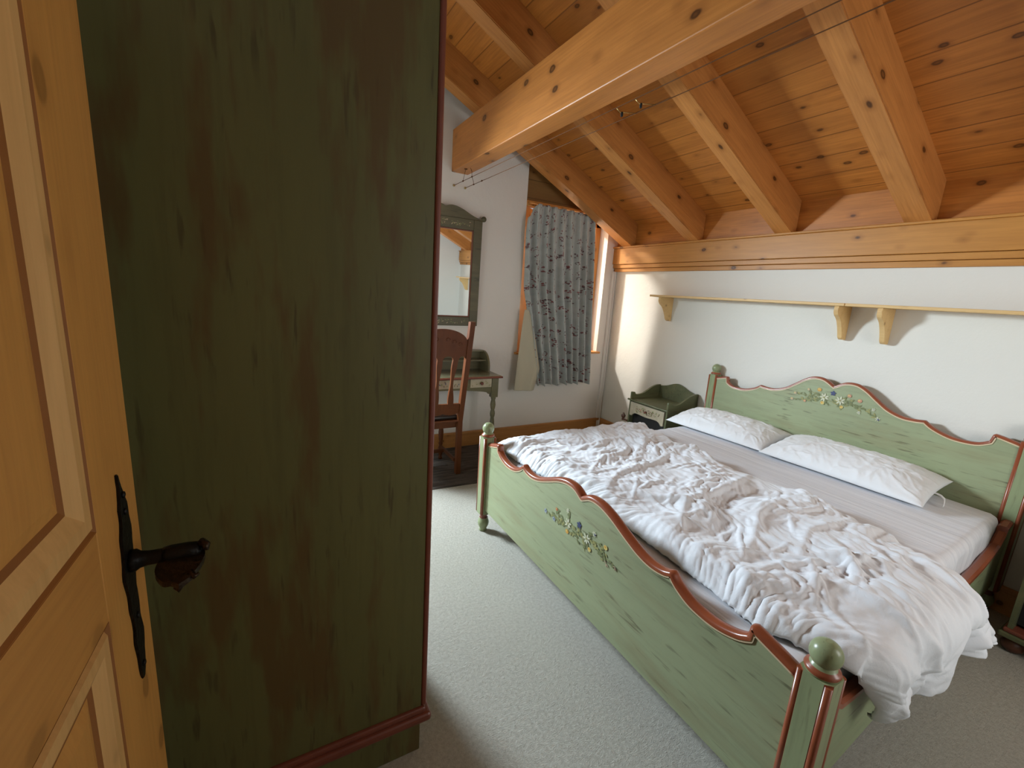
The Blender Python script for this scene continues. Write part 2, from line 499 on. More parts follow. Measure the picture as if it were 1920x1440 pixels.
b = B('wall'); b.box(XB, XB + 0.25, YF - 0.1, Y1, -0.02, zc(XB) + 0.1); struct(b.build('wall_right'))
b = B('wall')
for x0, x1 in ((XL - 0.1, 1.6), (2.8, XB + 0.02)):
    b.prism([(x0, -0.02), (x1, -0.02), (x1, gp(x1)), (x0, gp(x0))], YF - 0.1, YF, 'y')
b.prism([(1.6, -0.02), (2.8, -0.02), (2.8, 0.95), (1.6, 0.95)], YF - 0.1, YF, 'y')
b.prism([(1.6, 2.15), (2.8, 2.15), (2.8, gp(2.8)), (1.6, gp(1.6))], YF - 0.1, YF, 'y')
struct(b.build('wall_front'))
fill_win = thing('added_rear_window', (2.2, YF - .05, .95), None, None); struct(fill_win)  # invented unseen window, put in so the rear fill lamp has an opening
b = B('winw')
for x0, x1, z0, z1 in ((1.6, 1.67, .95, 2.15), (2.73, 2.8, .95, 2.15), (1.6, 2.8, .95, 1.02), (1.6, 2.8, 2.08, 2.15), (2.17, 2.23, .95, 2.15)):
    b.box(x0, x1, YF - .08, YF - .03, z0, z1, .005)
b.build('window_frame', fill_win)
b = B('glass'); b.box(1.67, 2.17, YF - .057, YF - .053, 1.02, 2.08); b.box(2.23, 2.73, YF - .057, YF - .053, 1.02, 2.08); b.build('pane', fill_win)
b = B('wall'); b.box(XL - 0.1, XL, 2.0, Y1, -0.02, zc(XL) + 0.1)
b.box(XL - 0.1, -0.33, 1.92, 2.0, -0.02, zc(-1.0) + 0.05)
b.box(-0.38, -0.30, YF, 2.0, -0.02, zc(-0.33) + 0.05)
struct(b.build('wall_left'))

# grey service strip in the corner
b = B('wallA'); b.box(XB - 0.062, XB, YA - 0.02, YA, 0, 1.81, 0.003)
b.box(XB - 0.03, XB - 0.018, YA - 0.032, YA - 0.02, 0, 1.81, 0.004)
struct(b.build('trim_3'))

# baseboards
b = B('base'); b.box(PX1 + 0.06, XB - 0.02, YA - 0.018, YA, 0, 0.135, 0.003); b.box(PX1 + 0.06, XB - 0.02, YA - 0.024, YA, 0.120, 0.150, 0.006)
struct(b.build('baseboard_back'))
b = B('base'); b.box(XB - 0.018, XB, YF, YA - 0.02, 0, 0.135, 0.003); b.box(XB - 0.024, XB, YF, YA - 0.02, 0.120, 0.150, 0.006)
struct(b.build('baseboard_right'))

# windows
win = thing('window_1', (2.7, YA + 0.16, OZ0), None, None); struct(win)
b = B('winw')
for x0, x1, z0, z1 in ((OX0, OX0 + 0.22, OZ0, OZ1 - .02), (OX1 - 0.07, OX1, OZ0, OZ1 - .02), (OX0, OX1, OZ0, OZ0 + 0.07), (OX0, OX1, OZ1 - 0.09, OZ1 - .02), (2.68, 2.74, OZ0, OZ1 - .02)):
    b.box(x0, x1, YA + 0.13, YA + 0.19, z0, z1, 0.006)
b.build('window_frame', win)
b = B('glass')
b.box(OX0 + 0.22, 2.68, YA + 0.157, YA + 0.163, OZ0 + 0.07, OZ1 - 0.09); b.box(2.74, OX1 - 0.07, YA + 0.157, YA + 0.163, OZ0 + 0.07, OZ1 - 0.09)
b.build('pane', win)
b = B('winw'); b.box(OX0 - 0.03, OX1 + 0.028, YA - 0.035, YA + 0.16, OZ0 - 0.022, OZ0, 0.005)
b.build('window_sill', win)
# plaster-white inner reveal lit by the window
b = B('winw'); b.prism([(OX0, YA + .002), (OX0 + .17, YA + .13), (OX0, YA + .13)], OZ0, OZ1 - .02, 'z', 0.002)
b.build('reveal_lining', win)
win2 = thing('window_2', (-0.13, YA + 0.16, 0.08), None, None); struct(win2)
b = B('winw')
for x0, x1, z0, z1 in ((PX0, PX0 + 0.09, 0.08, PZ1), (PX1 - 0.09, PX1, 0.08, PZ1), (PX0, PX1, 0.08, 0.25), (PX0, PX1, PZ1 - 0.06, PZ1)):
    b.box(x0, x1, YA + 0.16, YA + 0.22, z0, z1, 0.006)
b.build('window_frame', win2)
b = B('glass'); b.box(PX0 + 0.09, PX1 - 0.09, YA + 0.187, YA + 0.193, 0.25, PZ1 - 0.06); b.build('pane', win2)

# ------------------------------------------------------------------ roof timbers
def beam(name, y0, y1, label):
    W_ = Matrix.Translation((3.36, y0, zb(3.36))) @ Matrix.Rotation(th, 4, 'Y')
    b = B('raft')
    xe = 3.365; xs = -1.34
    poly = [(xs, zb(xs)), (xe, zb(xe)), (xe, zc(xe) + 0.01), (xs, zc(xs) + 0.01)]
    b.prism(poly, y0, y1, 'y', 0.005)
    o = b.build(name, world=W_)
    return tag(o, label, 'rafter', 'sloping rafters under the ceiling')


RY = [(3.50, 3.64), (2.689, 2.815), (1.903, 2.028), (1.130, 1.262), (0.35, 0.48), (-0.43, -0.30)]
LB = ['sloping pine rafter running along the far gable wall, partly above the curtain',
      'sloping pine rafter second from the far wall, ending above the left shelf end',
      'sloping pine rafter third from the far wall, ending above the shelf middle',
      'knotty sloping pine rafter at the right, widest and nearest of those in view',
      'sloping pine rafter second from the rear wall, seen only in the mirror',
      'sloping pine rafter against the rear wall, seen only in the mirror']
for (y0, y1), lb in zip(RY, LB): beam('rafter', y0, y1, lb)

b = B('purl'); b.box(1.432, 1.585, YF + 0.0, YA + 0.05, 2.481, 2.81, 0.006)
tag(b.build('purlin_beam'), 'thick horizontal knotty pine beam crossing under the rafters', 'beam')
# wall plate on the right wall: stepped boards with cap moulding
b = B('plate')
b.box(3.318, XB + .01, -0.72, YA + 0.0, 1.882, 2.045, 0.003)
b.box(3.330, XB + .01, -0.72, YA + 0.0, 1.843, 1.880, 0.003)
b.box(3.345, XB + .01, -0.72, YA + 0.0, 1.806, 1.841, 0.003)
b.box(3.303, XB + .01, -0.72, YA + 0.10, 2.045, 2.062, 0.005)
tag(b.build('wall_plate_beam'), 'low stepped pine beam along the right wall carrying the rafter ends', 'beam')
b = B('ceil')
for i in range(len(RY) - 1):
    b.box(3.366, 3.378, RY[i + 1][1] - .01, RY[i][0] + .01, 2.055, 2.29)
b.box(3.366, 3.378, RY[0][1], YA, 2.055, 2.29)
b.box(3.366, 3.378, YF, RY[-1][0], 2.055, 2.29)
struct(b.build('trim_4'))

# =================================================================== WARDROBE
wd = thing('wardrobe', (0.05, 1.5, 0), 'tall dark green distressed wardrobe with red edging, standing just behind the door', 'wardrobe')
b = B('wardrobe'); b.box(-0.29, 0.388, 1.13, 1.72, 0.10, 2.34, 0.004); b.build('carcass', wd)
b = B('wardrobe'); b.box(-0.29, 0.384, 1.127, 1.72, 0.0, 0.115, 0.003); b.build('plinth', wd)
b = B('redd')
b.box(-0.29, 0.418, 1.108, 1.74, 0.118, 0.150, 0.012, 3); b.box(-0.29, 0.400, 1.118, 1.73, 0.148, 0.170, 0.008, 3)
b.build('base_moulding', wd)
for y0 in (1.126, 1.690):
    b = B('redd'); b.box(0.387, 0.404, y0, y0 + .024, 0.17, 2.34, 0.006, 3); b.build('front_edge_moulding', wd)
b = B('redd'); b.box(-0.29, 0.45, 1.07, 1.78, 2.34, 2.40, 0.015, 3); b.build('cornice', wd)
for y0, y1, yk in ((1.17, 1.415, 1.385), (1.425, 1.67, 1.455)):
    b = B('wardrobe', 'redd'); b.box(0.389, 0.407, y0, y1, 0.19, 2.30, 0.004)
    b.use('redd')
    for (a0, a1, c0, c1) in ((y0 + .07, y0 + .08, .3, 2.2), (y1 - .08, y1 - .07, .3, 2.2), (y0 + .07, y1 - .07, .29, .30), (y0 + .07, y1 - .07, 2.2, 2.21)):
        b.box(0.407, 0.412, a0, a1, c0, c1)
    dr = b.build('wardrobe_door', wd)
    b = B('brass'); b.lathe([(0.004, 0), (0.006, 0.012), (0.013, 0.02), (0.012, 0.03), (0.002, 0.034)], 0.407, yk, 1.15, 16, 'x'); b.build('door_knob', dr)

# =================================================================== DOOR
ddir = Vector((0.04, 1, 0)).normalized(); DO = Vector((-0.2575, 0.10, 0)); RZ = math.atan2(-ddir.x, ddir.y)
DW = Matrix.Translation(DO) @ Matrix.Rotation(RZ, 4, 'Z')
# local frame: y along leaf from hinge to handle edge, +x towards the room
door = bpy.data.objects.new('door_1', None); COL.objects.link(door); door.matrix_basis = DW; struct(door)
bpy.context.view_layer.update()


def dbuild(b, name, parent=door):
    bmesh.ops.recalc_face_normals(b.bm, faces=b.bm.faces[:])
    me = bpy.data.meshes.new(name); b.bm.to_mesh(me); b.bm.free()
    for m in b.mats: me.materials.append(M[m])
    o = bpy.data.objects.new(name, me); COL.objects.link(o); o.parent = parent; return o


DWD = 0.873
IN1 = 0.69  # inner edge of far stile
b = B('door', 'doorh')
b.box(-0.040, 0, IN1, DWD, 0.01, 2.02, 0.003); b.box(-0.040, 0, 0, 0.115, 0.01, 2.02, 0.003)
b.use('doorh')
b.box(-0.040, -0.0006, 0.115, IN1, 1.90, 2.02); b.box(-0.040, -0.0006, 0.115, IN1, 0.968, 1.120); b.box(-0.040, -0.0006, 0.115, IN1, 0.01, 0.22)
dbuild(b, 'door_frame')


def raised_panel(y0, y1, z0, z1):
    b = B('door', 'doorgroove')
    lo = [(0.0, 0.000, 'doorgroove'), (0.008, -0.006, 'doorm'), (0.014, 0.001, 'doorm'), (0.034, 0.001, 'doorm'), (0.058, -0.009, 'doorgroove'), (0.068, -0.012, 'door'), (0.090, -0.006, 'door'), (0.13, -0.004, 'door')]
    rings = []
    for off, dx, mt in lo:
        rings.append([b.bm.verts.new((dx, y, z)) for y, z in ((y0 + off, z0 + off), (y1 - off, z0 + off), (y1 - off, z1 - off), (y0 + off, z1 - off))])
    for i in range(len(rings) - 1):
        b.use(lo[i][2])
        for k in range(4):
            b.face_from = None
            f_ = b.bm.faces.new((rings[i][k], rings[i][(k + 1) % 4], rings[i + 1][(k + 1) % 4], rings[i + 1][k])); f_.material_index = b.cur
    b.use('door'); f_ = b.bm.faces.new(rings[-1]); f_.material_index = b.cur
    b.use('door'); b.box(-0.030, -0.016, y0, y1, z0, z1)
    return dbuild(b, 'door_panel')


raised_panel(0.115, IN1 + 0.001, 1.119, 1.901)
raised_panel(0.115, IN1 + 0.001, 0.219, 0.969)
# wrought iron plate: wavy outline, 40 cm tall
rnd = random.Random(4)
zs = np.linspace(0, 1, 34)
lft, rgt = [], []
cy = 0.792
for t_ in zs:
    z = 0.772 + t_ * 0.398
    wdt = 0.0185 + 0.007 * math.exp(-((t_ - 0.60) / 0.12) ** 2) + 0.0035 * math.sin(t_ * 37) + rnd.uniform(-0.0015, 0.0015)
    if t_ < 0.12: wdt *= (0.25 + 0.75 * t_ / 0.12)
    if t_ > 0.86: wdt *= max(0.12, (1 - t_) / 0.14 * 0.6)
    sh = 0.004 * math.sin(t_ * 9) - (0.010 * max(0, t_ - 0.8) / 0.2)
    lft.append((cy - wdt + sh, z)); rgt.append((cy + wdt + sh, z))
b = B('iron'); b.prism(lft + rgt[::-1], 0.0, 0.0045, 'x', 0.0012)
for zz in (0.80, 0.90, 1.10, 1.13): b.lathe([(0.006, 0.004), (0.0055, 0.007), (0.001, 0.0085)], 0, cy + 0.002, zz, 12, 'x')
plate = dbuild(b, 'handle_plate')
tag(plate, 'long wrought iron plate with ragged outline')
hz = 1.008
b = B('iron', 'bronze')
b.lathe([(0.019, 0.003), (0.019, 0.012), (0.0145, 0.018), (0.0125, 0.03), (0.0125, 0.048), (0.015, 0.058)], 0, cy, hz, 20, 'x')
b.use('iron')
b.lathe([(0.014, 0.050), (0.016, 0.060), (0.0165, 0.085), (0.015, 0.100), (0.010, 0.106)], 0, cy, hz, 20, 'x')
# flat hammered leaf reaching back towards the hinge side, scrolled at both ends
b.use('bronze')
leaf = smooth([(0.052, cy + .006), (0.104, cy + .010), (0.112, cy - .010), (0.110, cy - .034), (0.098, cy - .058), (0.082, cy - .070), (0.070, cy - .062), (0.058, cy - .060), (0.045, cy - .040), (0.046, cy - .015), (0.052, cy + .006)], {0, 1, 5, 6, 10}, 4)[:-1]
zf = lambda p: hz - 0.004 - 3.2 * max(0.0, (cy - p[1])) ** 2 * 1.2
va = [b.bm.verts.new((p[0], p[1], zf(p) + .004)) for p in leaf]; vb = [b.bm.verts.new((p[0], p[1], zf(p) - .006)) for p in leaf]
b.bm.faces.new(va).material_index = b.cur; b.bm.faces.new(vb[::-1]).material_index = b.cur
for i in range(len(leaf)): b.bm.faces.new((va[i], vb[i], vb[(i + 1) % len(leaf)], va[(i + 1) % len(leaf)])).material_index = b.cur
b.tube([(0.100, cy + .004, hz + 0.004), (0.108, cy - .002, hz + 0.014), (0.114, cy - .008, hz + 0.012), (0.113, cy - .012, hz + 0.003)], [0.007, 0.008, 0.007, 0.005], 10)
b.tube([(0.083, cy - .050, hz - 0.012), (0.084, cy - .060, hz - 0.026), (0.080, cy - .066, hz - 0.032), (0.075, cy - .062, hz - 0.028)], [0.006, 0.006, 0.005, 0.003], 8)
b.tube([(0.095, cy - .050, hz - 0.010), (0.103, cy - .058, hz - 0.018), (0.108, cy - .054, hz - 0.014)], [0.005, 0.005, 0.003], 8)
tag(dbuild(b, 'lever_handle'), 'dark bronze lever with leaf shaped end')

# =================================================================== BED
bed = thing('double_bed', (2.2, 1.34, 0), 'pale green painted double bed with scalloped boards, red edging and painted flowers', 'bed')


FH = [(.905, .592), (.79, .624), (.775, .626), (.772, .596), (.73, .572), (.66, .556), (.58, .562), (.52, .588), (.49, .614), (.455, .600), (.40, .595), (.34, .606), (.27, .633), (.19, .668), (.13, .686), (.085, .690), (.045, .684), (0, .661)]
FC = {2, 3, 8, 17}
HH = [(0.877, 0.916), (0.789, 0.938), (0.773, 0.938), (0.765, 0.9), (0.712, 0.874), (0.619, 0.873), (0.536, 0.9), (0.49, 0.931), (0.443, 0.925), (0.382, 0.927), (0.309, 0.953), (0.242, 1.0), (0.18, 1.046), (0.124, 1.07), (0.062, 1.065), (0.0, 1.029)]
HC = {2, 3, 7, 15}


def board_profile(H_, C_, cy_):
    h = smooth(H_, C_)
    left = [(cy_ + u, z) for u, z in h]
    right = [(cy_ - u, z) for u, z in h[::-1]][1:]
    return left + right


def trim_sweep(b, prof, x0, x1, hgt, mat, under=0.0):
    """moulding lying on the profile; cross-section rounded, between x0 and x1"""
    n = len(prof); rings = []
    cx, hw = (x0 + x1) / 2, (x1 - x0) / 2
    cs = [(-1, -0.9), (-1, 0.1), (-.82, .65), (-.45, .98), (0, 1.08), (.45, .98), (.82, .65), (1, .1), (1, -0.9)]
    for i, (y, z) in enumerate(prof):
        a = prof[max(i - 1, 0)]; c = prof[min(i + 1, n - 1)]
        t_ = Vector((c[0] - a[0], c[1] - a[1])).normalized(); nn = Vector((-t_.y, t_.x))
        if nn.y < 0: nn = -nn
        if nn.y < 0.35: nn = Vector((nn.x, 0.35)).normalized()
        rings.append([b.bm.verts.new((cx + q * hw, y + nn.x * (hgt * s_ - under), z + nn.y * (hgt * s_ - under))) for q, s_ in cs])
    b.use(mat)
    for i in range(n - 1):
        for k in range(len(cs) - 1):
            f_ = b.bm.faces.new((rings[i][k], rings[i][k + 1], rings[i + 1][k + 1], rings[i + 1][k])); f_.material_index = b.cur; f_.smooth = True
    for rr in (rings[0], rings[-1]): b.bm.faces.new(rr).material_index = b.cur


# painted sprays of flowers, thin brushwork lying on the board
LAYER = [0]


def blob(b, x, y, z, ry, rz, ang, mat, n=10, point=False):
    LAYER[0] = (LAYER[0] + 1) % 400; x -= LAYER[0] * 4e-6      # every brush stroke lies on the ones before
    b.use(mat); pts = []
    for k in range(n):
        a = 2 * math.pi * k / n
        px, py = ry * math.cos(a), rz * math.sin(a)
        if point: py *= (1 - abs(math.cos(a)) ** 2 * 0.75)
        pts.append((x, y + px * math.cos(ang) - py * math.sin(ang), z + px * math.sin(ang) + py * math.cos(ang)))
    b.face(pts)


def stroke(b, x, p, q, w_, mat, bend=0.0):
    b.use(mat); p = Vector(p); q = Vector(q); d_ = q - p; nn = Vector((-d_.y, d_.x)).normalized() * w_
    mid = (p + q) / 2 + Vector((-d_.y, d_.x)) * bend
    for a, c in ((p, mid), (mid, q)):
        b.face([(x, a.x - nn.x, a.y - nn.y), (x, c.x - nn.x, c.y - nn.y), (x, c.x + nn.x, c.y + nn.y), (x, a.x + nn.x, a.y + nn.y)])


def spray(b, x, sgn, stems, flowers, seed=1, k=1.0):
    rn = random.Random(seed); e = 0.0004 * sgn
    for (p, q, bd) in stems:
        stroke(b, x, p, q, 0.0016 * k, 'f_stem', bd)
        d_ = Vector(q) - Vector(p); L_ = d_.length
        for i in range(max(2, int(L_ / (0.010 * k)))):
            t_ = rn.random(); c = Vector(p) + d_ * t_ + Vector((rn.uniform(-.01, .01), rn.uniform(-.01, .01))) * k
            blob(b, x + e, c.x, c.y, rn.uniform(.008, .016) * k, 0.0055 * k, math.atan2(d_.y, d_.x) + rn.choice((-1, 1)) * rn.uniform(.4, 1.0), rn.choice(('f_leaf', 'f_leaf2', 'f_leaf')), 10, True)
    for (y, z, kind, s_) in flowers:
        s_ *= k * 1.0
        if kind == 'star' or kind == 'edel':
            for i in range(7):
                a = i * 2 * math.pi / 7 + rn.uniform(-.2, .2)
                blob(b, x + 2 * e, y + math.cos(a) * s_ * .6, z + math.sin(a) * s_ * .6, s_ * .5, s_ * .2, a, 'f_white', 10, True)
            blob(b, x + 3 * e, y, z, s_ * .22, s_ * .2, 0, 'f_leaf2' if kind == 'star' else 'f_paleblue')
        elif kind in ('blue', 'paleblue'):
            for i in range(5):
                a = i * 2 * math.pi / 5 + .3
                blob(b, x + 2 * e, y + math.cos(a) * s_ * .5, z + math.sin(a) * s_ * .5, s_ * .42, s_ * .3, a, 'f_' + kind)
            blob(b, x + 3 * e, y, z, s_ * .3, s_ * .25, 0, 'f_blue')
        elif kind == 'spike':
            for i in range(7):
                a = rn.uniform(-2.6, .4); blob(b, x + 2 * e, y + math.cos(a) * s_ * .5, z + math.sin(a) * s_ * .5, s_ * .4, s_ * .12, a, rn.choice(('f_tan', 'f_brown', 'f_tan')), 8, True)
        else:
            blob(b, x + 2 * e, y, z, s_ * .75, s_ * .7, 0, 'f_' + kind, 12)
            blob(b, x + 3 * e, y + s_ * .2, z + s_ * .15, s_ * .35, s_ * .3, 0, 'f_yellow' if kind != 'yellow' else 'f_orange', 8)


FLM = ['f_' + k for k in FL]
# ---- footboard
pf = board_profile(FH, FC, 1.34)
b = B('green_y', 'cream', *FLM)
b.prism([(y, z) for y, z in pf] + [(0.435, 0.155), (2.245, 0.155)], 1.150, 1.180, 'x', 0.002)
b.use('cream'); 
XF = 1.1487
spray(b, XF, -1, [((1.58, .482), (1.40, .495), .05), ((1.51, .478), (1.42, .49), 0), ((1.505, .525), (1.44, .49), .05), ((1.42, .56), (1.40, .50), 0), ((1.42, .50), (1.27, .50), .03),
                  ((1.41, .468), (1.34, .49), 0), ((1.34, .53), (1.31, .50), 0), ((1.30, .50), (1.236, .545), 0), ((1.30, .49), (1.255, .47), 0), ((1.29, .50), (1.165, .525), -.05), ((1.24, .50), (1.11, .485), .05), ((1.2, .495), (1.15, .47), 0), ((1.36, .49), (1.33, .45), 0), ((1.3, .485), (1.285, .44), 0)],
      [(1.592, .479, 'paleblue', .014), (1.52, .473, 'paleblue', .014), (1.506, .530, 'red', .011), (1.422, .563, 'edel', .012), (1.413, .505, 'star', .024), (1.336, .538, 'blue', .018), (1.415, .465, 'orange', .015), (1.28, .504, 'star', .024), (1.236, .550, 'edel', .013), (1.231, .548, 'blue', .006), (1.256, .467, 'yellow', .014), (1.163, .530, 'yellow', .015), (1.147, .469, 'spike', .018), (1.097, .484, 'spike', .018)], 3)
b.build('footboard', bed)
b = B('red', 'cream'); trim_sweep(b, pf, 1.1455, 1.1845, 0.0085, 'red', -0.001)
trim_sweep(b, [(y, z) for y, z in pf], 1.1470, 1.151, 0.004, 'cream', 0.0095)
b.build('footboard_edging', bed)
# ---- headboard
ph = board_profile(HH, HC, 1.428)
b = B('green_y', 'cream', *FLM)
b.prism([(y, z) for y, z in ph] + [(0.56, 0.25), (2.296, 0.25)], 3.300, 3.326, 'x', 0.002)
XH = 3.2987
spray(b, XH, -1, [((1.665, 0.894), (1.506, 0.933), .04), ((1.650, 0.935), (1.516, 0.943), 0), ((1.567, 0.974), (1.485, 0.943), 0), ((1.588, 0.900), (1.495, 0.928), 0), ((1.495, 0.938), (1.372, 0.928), .02), ((1.402, 0.933), (1.279, 0.969), -.05), ((1.382, 0.948), (1.330, 0.984), 0),
                  ((1.351, 0.933), (1.196, 0.933), .05), ((1.289, 0.938), (1.258, 0.902), 0), ((1.237, 0.928), (1.160, 0.886), .05), ((1.475, 0.923), (1.423, 0.902), 0), ((1.402, 0.923), (1.361, 0.902), 0)],
      [(1.674, 0.892, 'tan', .014), (1.659, 0.937, 'tan', .013), (1.576, 0.981, 'tan', .012), (1.509, 0.994, 'orange', .018), (1.588, 0.896, 'pink', .012), (1.471, 0.948, 'star', .028), (1.423, 0.987, 'blue', .019), (1.476, 0.909, 'yellow', .016), (1.375, 0.949, 'star', .028), (1.360, 0.909, 'yellow', .014), (1.328, 0.992, 'pink', .016), (1.267, 0.973, 'pink', .017), (1.259, 0.898, 'edel', .012), (1.186, 0.936, 'edel', .012), (1.155, 0.885, 'edel', .014), (1.150, 0.881, 'blue', .007)], 5, 1.0)
b.build('headboard', bed)
b = B('red', 'cream'); trim_sweep(b, ph, 3.2955, 3.3305, 0.0065, 'red', -0.001)
trim_sweep(b, ph, 3.2970, 3.3005, 0.0035, 'cream', 0.0085)
b.build('headboard_edging', bed)


def post(x, y, ztop, zblk, wd_=0.039):
    """chamfered post with turned neck, ball and foot"""
    c = 0.015; b = B('green_z', 'red', 'redd', 'cream')
    z0 = 0.125
    out = [(-wd_ + c, -wd_), (wd_ - c, -wd_), (wd_, -wd_ + c), (wd_, wd_ - c), (wd_ - c, wd_), (-wd_ + c, wd_), (-wd_, wd_ - c), (-wd_, -wd_ + c)]
    va = [b.bm.verts.new((x + p, y + q, z0)) for p, q in out]; vb = [b.bm.verts.new((x + p, y + q, zblk)) for p, q in out]
    for i in range(8):
        b.use('green_z' if i % 2 == 0 else 'red')
        f_ = b.bm.faces.new((va[i], va[(i + 1) % 8], vb[(i + 1) % 8], vb[i])); f_.material_index = b.cur
    b.use('green_z'); b.bm.faces.new(va).material_index = b.cur; b.bm.faces.new(vb).material_index = b.cur
    # half-round red beads on the four chamfers
    b.use('red')
    for sx in (-1, 1):
        for sy in (-1, 1):
            q = wd_ - c * 0.5
            b.tube([(x + sx * q, y + sy * q, z0 + 0.004), (x + sx * q, y + sy * q, zblk - 0.004)], 0.0092, 10)
    o = b.build('bed_post', bed)
    b = B('green_z', 'red')
    rb = 0.0365; zc_ = ztop
    prof = [(wd_ * .98, zblk - 0.001, 'green_z'), (wd_ * .98, zblk + 0.004, 'red'), (wd_ * 1.04, zblk + 0.009, 'red'), (wd_ * .98, zblk + 0.015, 'red'), (wd_ * .78, zblk + 0.019, 'green_z'), (wd_ * .72, zblk + 0.026, 'green_z'), (wd_ * .50, zblk + 0.034, 'green_z'), (wd_ * .40, zc_ - rb * .95, 'green_z')]
    for k in range(1, 14):
        a = -math.pi / 2 + math.pi * (k + 1.2) / 15.2
        prof.append((max(rb * math.cos(a), 0.001), zc_ + rb * math.sin(a), 'green_z'))
    b.lathe(prof, x, y, 0, 28)
    b.build('ball_finial', o)
    b = B('green_z', 'redd')
    b.lathe([(0.020, 0.0, 'green_z'), (0.026, 0.004, 'green_z'), (0.022, 0.012, 'green_z'), (0.024, 0.02, 'green_z'), (0.034, 0.042, 'green_z'), (0.036, 0.060, 'green_z'), (0.030, 0.080, 'green_z'), (0.024, 0.088, 'redd'), (0.027, 0.092, 'redd'), (0.021, 0.098, 'redd'), (0.022, 0.108, 'redd'), (0.034, 0.118, 'redd'), (0.036, 0.127, 'redd')], x, y, 0, 24)
    b.build('turned_foot', o)


post(1.163, 2.283, 0.684, 0.632)
post(1.170, 0.398, 0.684, 0.632)
post(3.332, 2.332, 0.993, 0.940)
post(3.332, 0.521, 0.993, 0.940)


# ---- side rails with scalloped ends
def rail(p0, p1, sgn):
    n = 40; b = B('green_x', 'red'); top = []
    Lr = (Vector(p1) - Vector(p0)).length; dx = Vector((p1[0] - p0[0], p1[1] - p0[1])) / Lr; nn = Vector((-dx.y, dx.x)) * 0.013

    def zt(s_):
        d_ = min(s_, Lr - s_)
        if d_ < 0.10: return 0.515 - 0.2 * max(0, d_ - 0.04)
        if d_ < 0.17: return 0.425 + 0.05 * (1 - (d_ - .10) / .07)
        if d_ < 0.55: return 0.425 - 0.035 * math.sin(math.pi / 2 * (d_ - .17) / .38)
        return 0.39
    ss = sorted(set([i / n * Lr for i in range(n + 1)] + [0.04, 0.0999, 0.1001, Lr - .1001, Lr - .0999, Lr - .04] + [0.1 + 0.01 * k for k in range(1, 8)] + [Lr - 0.1 - 0.01 * k for k in range(1, 8)]))
    V = []
    for s_ in ss:
        c = Vector(p0) + dx * s_
        V.append([b.bm.verts.new((c.x + nn.x * q, c.y + nn.y * q, z)) for q, z in ((-1, .155), (-1, zt(s_)), (1, zt(s_)), (1, .155))])
    for i in range(len(V) - 1):
        for k in range(4):
            b.use('green_x'); f_ = b.bm.faces.new((V[i][k], V[i][(k + 1) % 4], V[i + 1][(k + 1) % 4], V[i + 1][k])); f_.material_index = b.cur
    for r_ in (V[0], V[-1]): b.bm.faces.new(r_)
    o = b.build('side_rail', bed)
    b = B('red'); rings = []
    for s_ in ss:
        c = Vector(p0) + dx * s_; z = zt(s_)
        rings.append([b.bm.verts.new((c.x + nn.x * q, c.y + nn.y * q, z + h)) for q, h in ((-1.5, -.012), (-1.5, .004), (-.8, .012), (.8, .012), (1.5, .004), (1.5, -.012))])
    for i in range(len(rings) - 1):
        for k in range(6):
            b.bm.faces.new((rings[i][k], rings[i][(k + 1) % 6], rings[i + 1][(k + 1) % 6], rings[i + 1][k]))
    for r_ in (rings[0], rings[-1]): b.bm.faces.new(r_)
    b.build('rail_edging', o)


rail((1.20, 0.412), (3.30, 0.520), -1)
rail((1.20, 2.276), (3.30, 2.325), 1)

# =================================================================== NUMPY NOISE


def vnoise(u, v, seed=0):
    iu = np.floor(u).astype(int); iv = np.floor(v).astype(int); fu = u - iu; fv = v - iv

    def g(a, c):
        h = (a * 374761393 + c * 668265263 + seed * 1442695041) & 0xffffffff
        h = ((h ^ (h >> 13)) * 1274126177) & 0xffffffff
        ang = (h & 0xffff) / 65536.0 * 2 * np.pi
        return np.cos(ang), np.sin(ang)
    su = fu * fu * fu * (fu * (fu * 6 - 15) + 10); sv = fv * fv * fv * (fv * (fv * 6 - 15) + 10)
    r_ = 0
    for a in (0, 1):
        for c in (0, 1):
            gx, gy = g(iu + a, iv + c)
            wgt = (su if a else 1 - su) * (sv if c else 1 - sv)
            r_ = r_ + wgt * (gx * (fu - a) + gy * (fv - c))
    return r_ * 1.5


def ridg(u, v, seed, p=2.0):
    return (1 - np.clip(np.abs(vnoise(u, v, seed)) * 2.2, 0, 1)) ** p


def grid_object(name, P, mat, parent=None, uv=None, solid=0.0, flip=False, mats2=None):
    nu, nv = P.shape[:2]
    idx = np.arange(nu * nv).reshape(nu, nv)
    q = np.stack([idx[:-1, :-1], idx[1:, :-1], idx[1:, 1:], idx[:-1, 1:]], -1).reshape(-1, 4)
    if flip: q = q[:, ::-1]
    me = bpy.data.meshes.new(name)
    vv = P.reshape(-1, 3)
    if parent is not None:
        mi = np.array(parent.matrix_basis.inverted())
        vv = vv @ mi[:3, :3].T + mi[:3, 3]
    me.from_pydata(vv.tolist(), [], q.tolist())
    me.materials.append(M[mat]); me.polygons.foreach_set('use_smooth', [True] * len(me.polygons))
    if uv is not None:
        l = me.uv_layers.new(name='UVMap'); U = uv.reshape(-1, 2)
        vi = np.zeros(len(me.loops), dtype=int); me.loops.foreach_get('vertex_index', vi)
        l.data.foreach_set('uv', U[vi].astype(float).ravel())
    me.update()
    o = bpy.data.objects.new(name, me); COL.objects.link(o)
    if parent is not None: o.parent = parent
    if solid:
        m_ = o.modifiers.new('thickness', 'SOLIDIFY'); m_.thickness = solid; m_.offset = -1
    return o


# =================================================================== MATTRESS
def rounded(x0, x1, y0, y1, z0, z1, rr, nx, ny, nz):
    """rounded block as one closed grid (top sheet + sides)"""
    pass


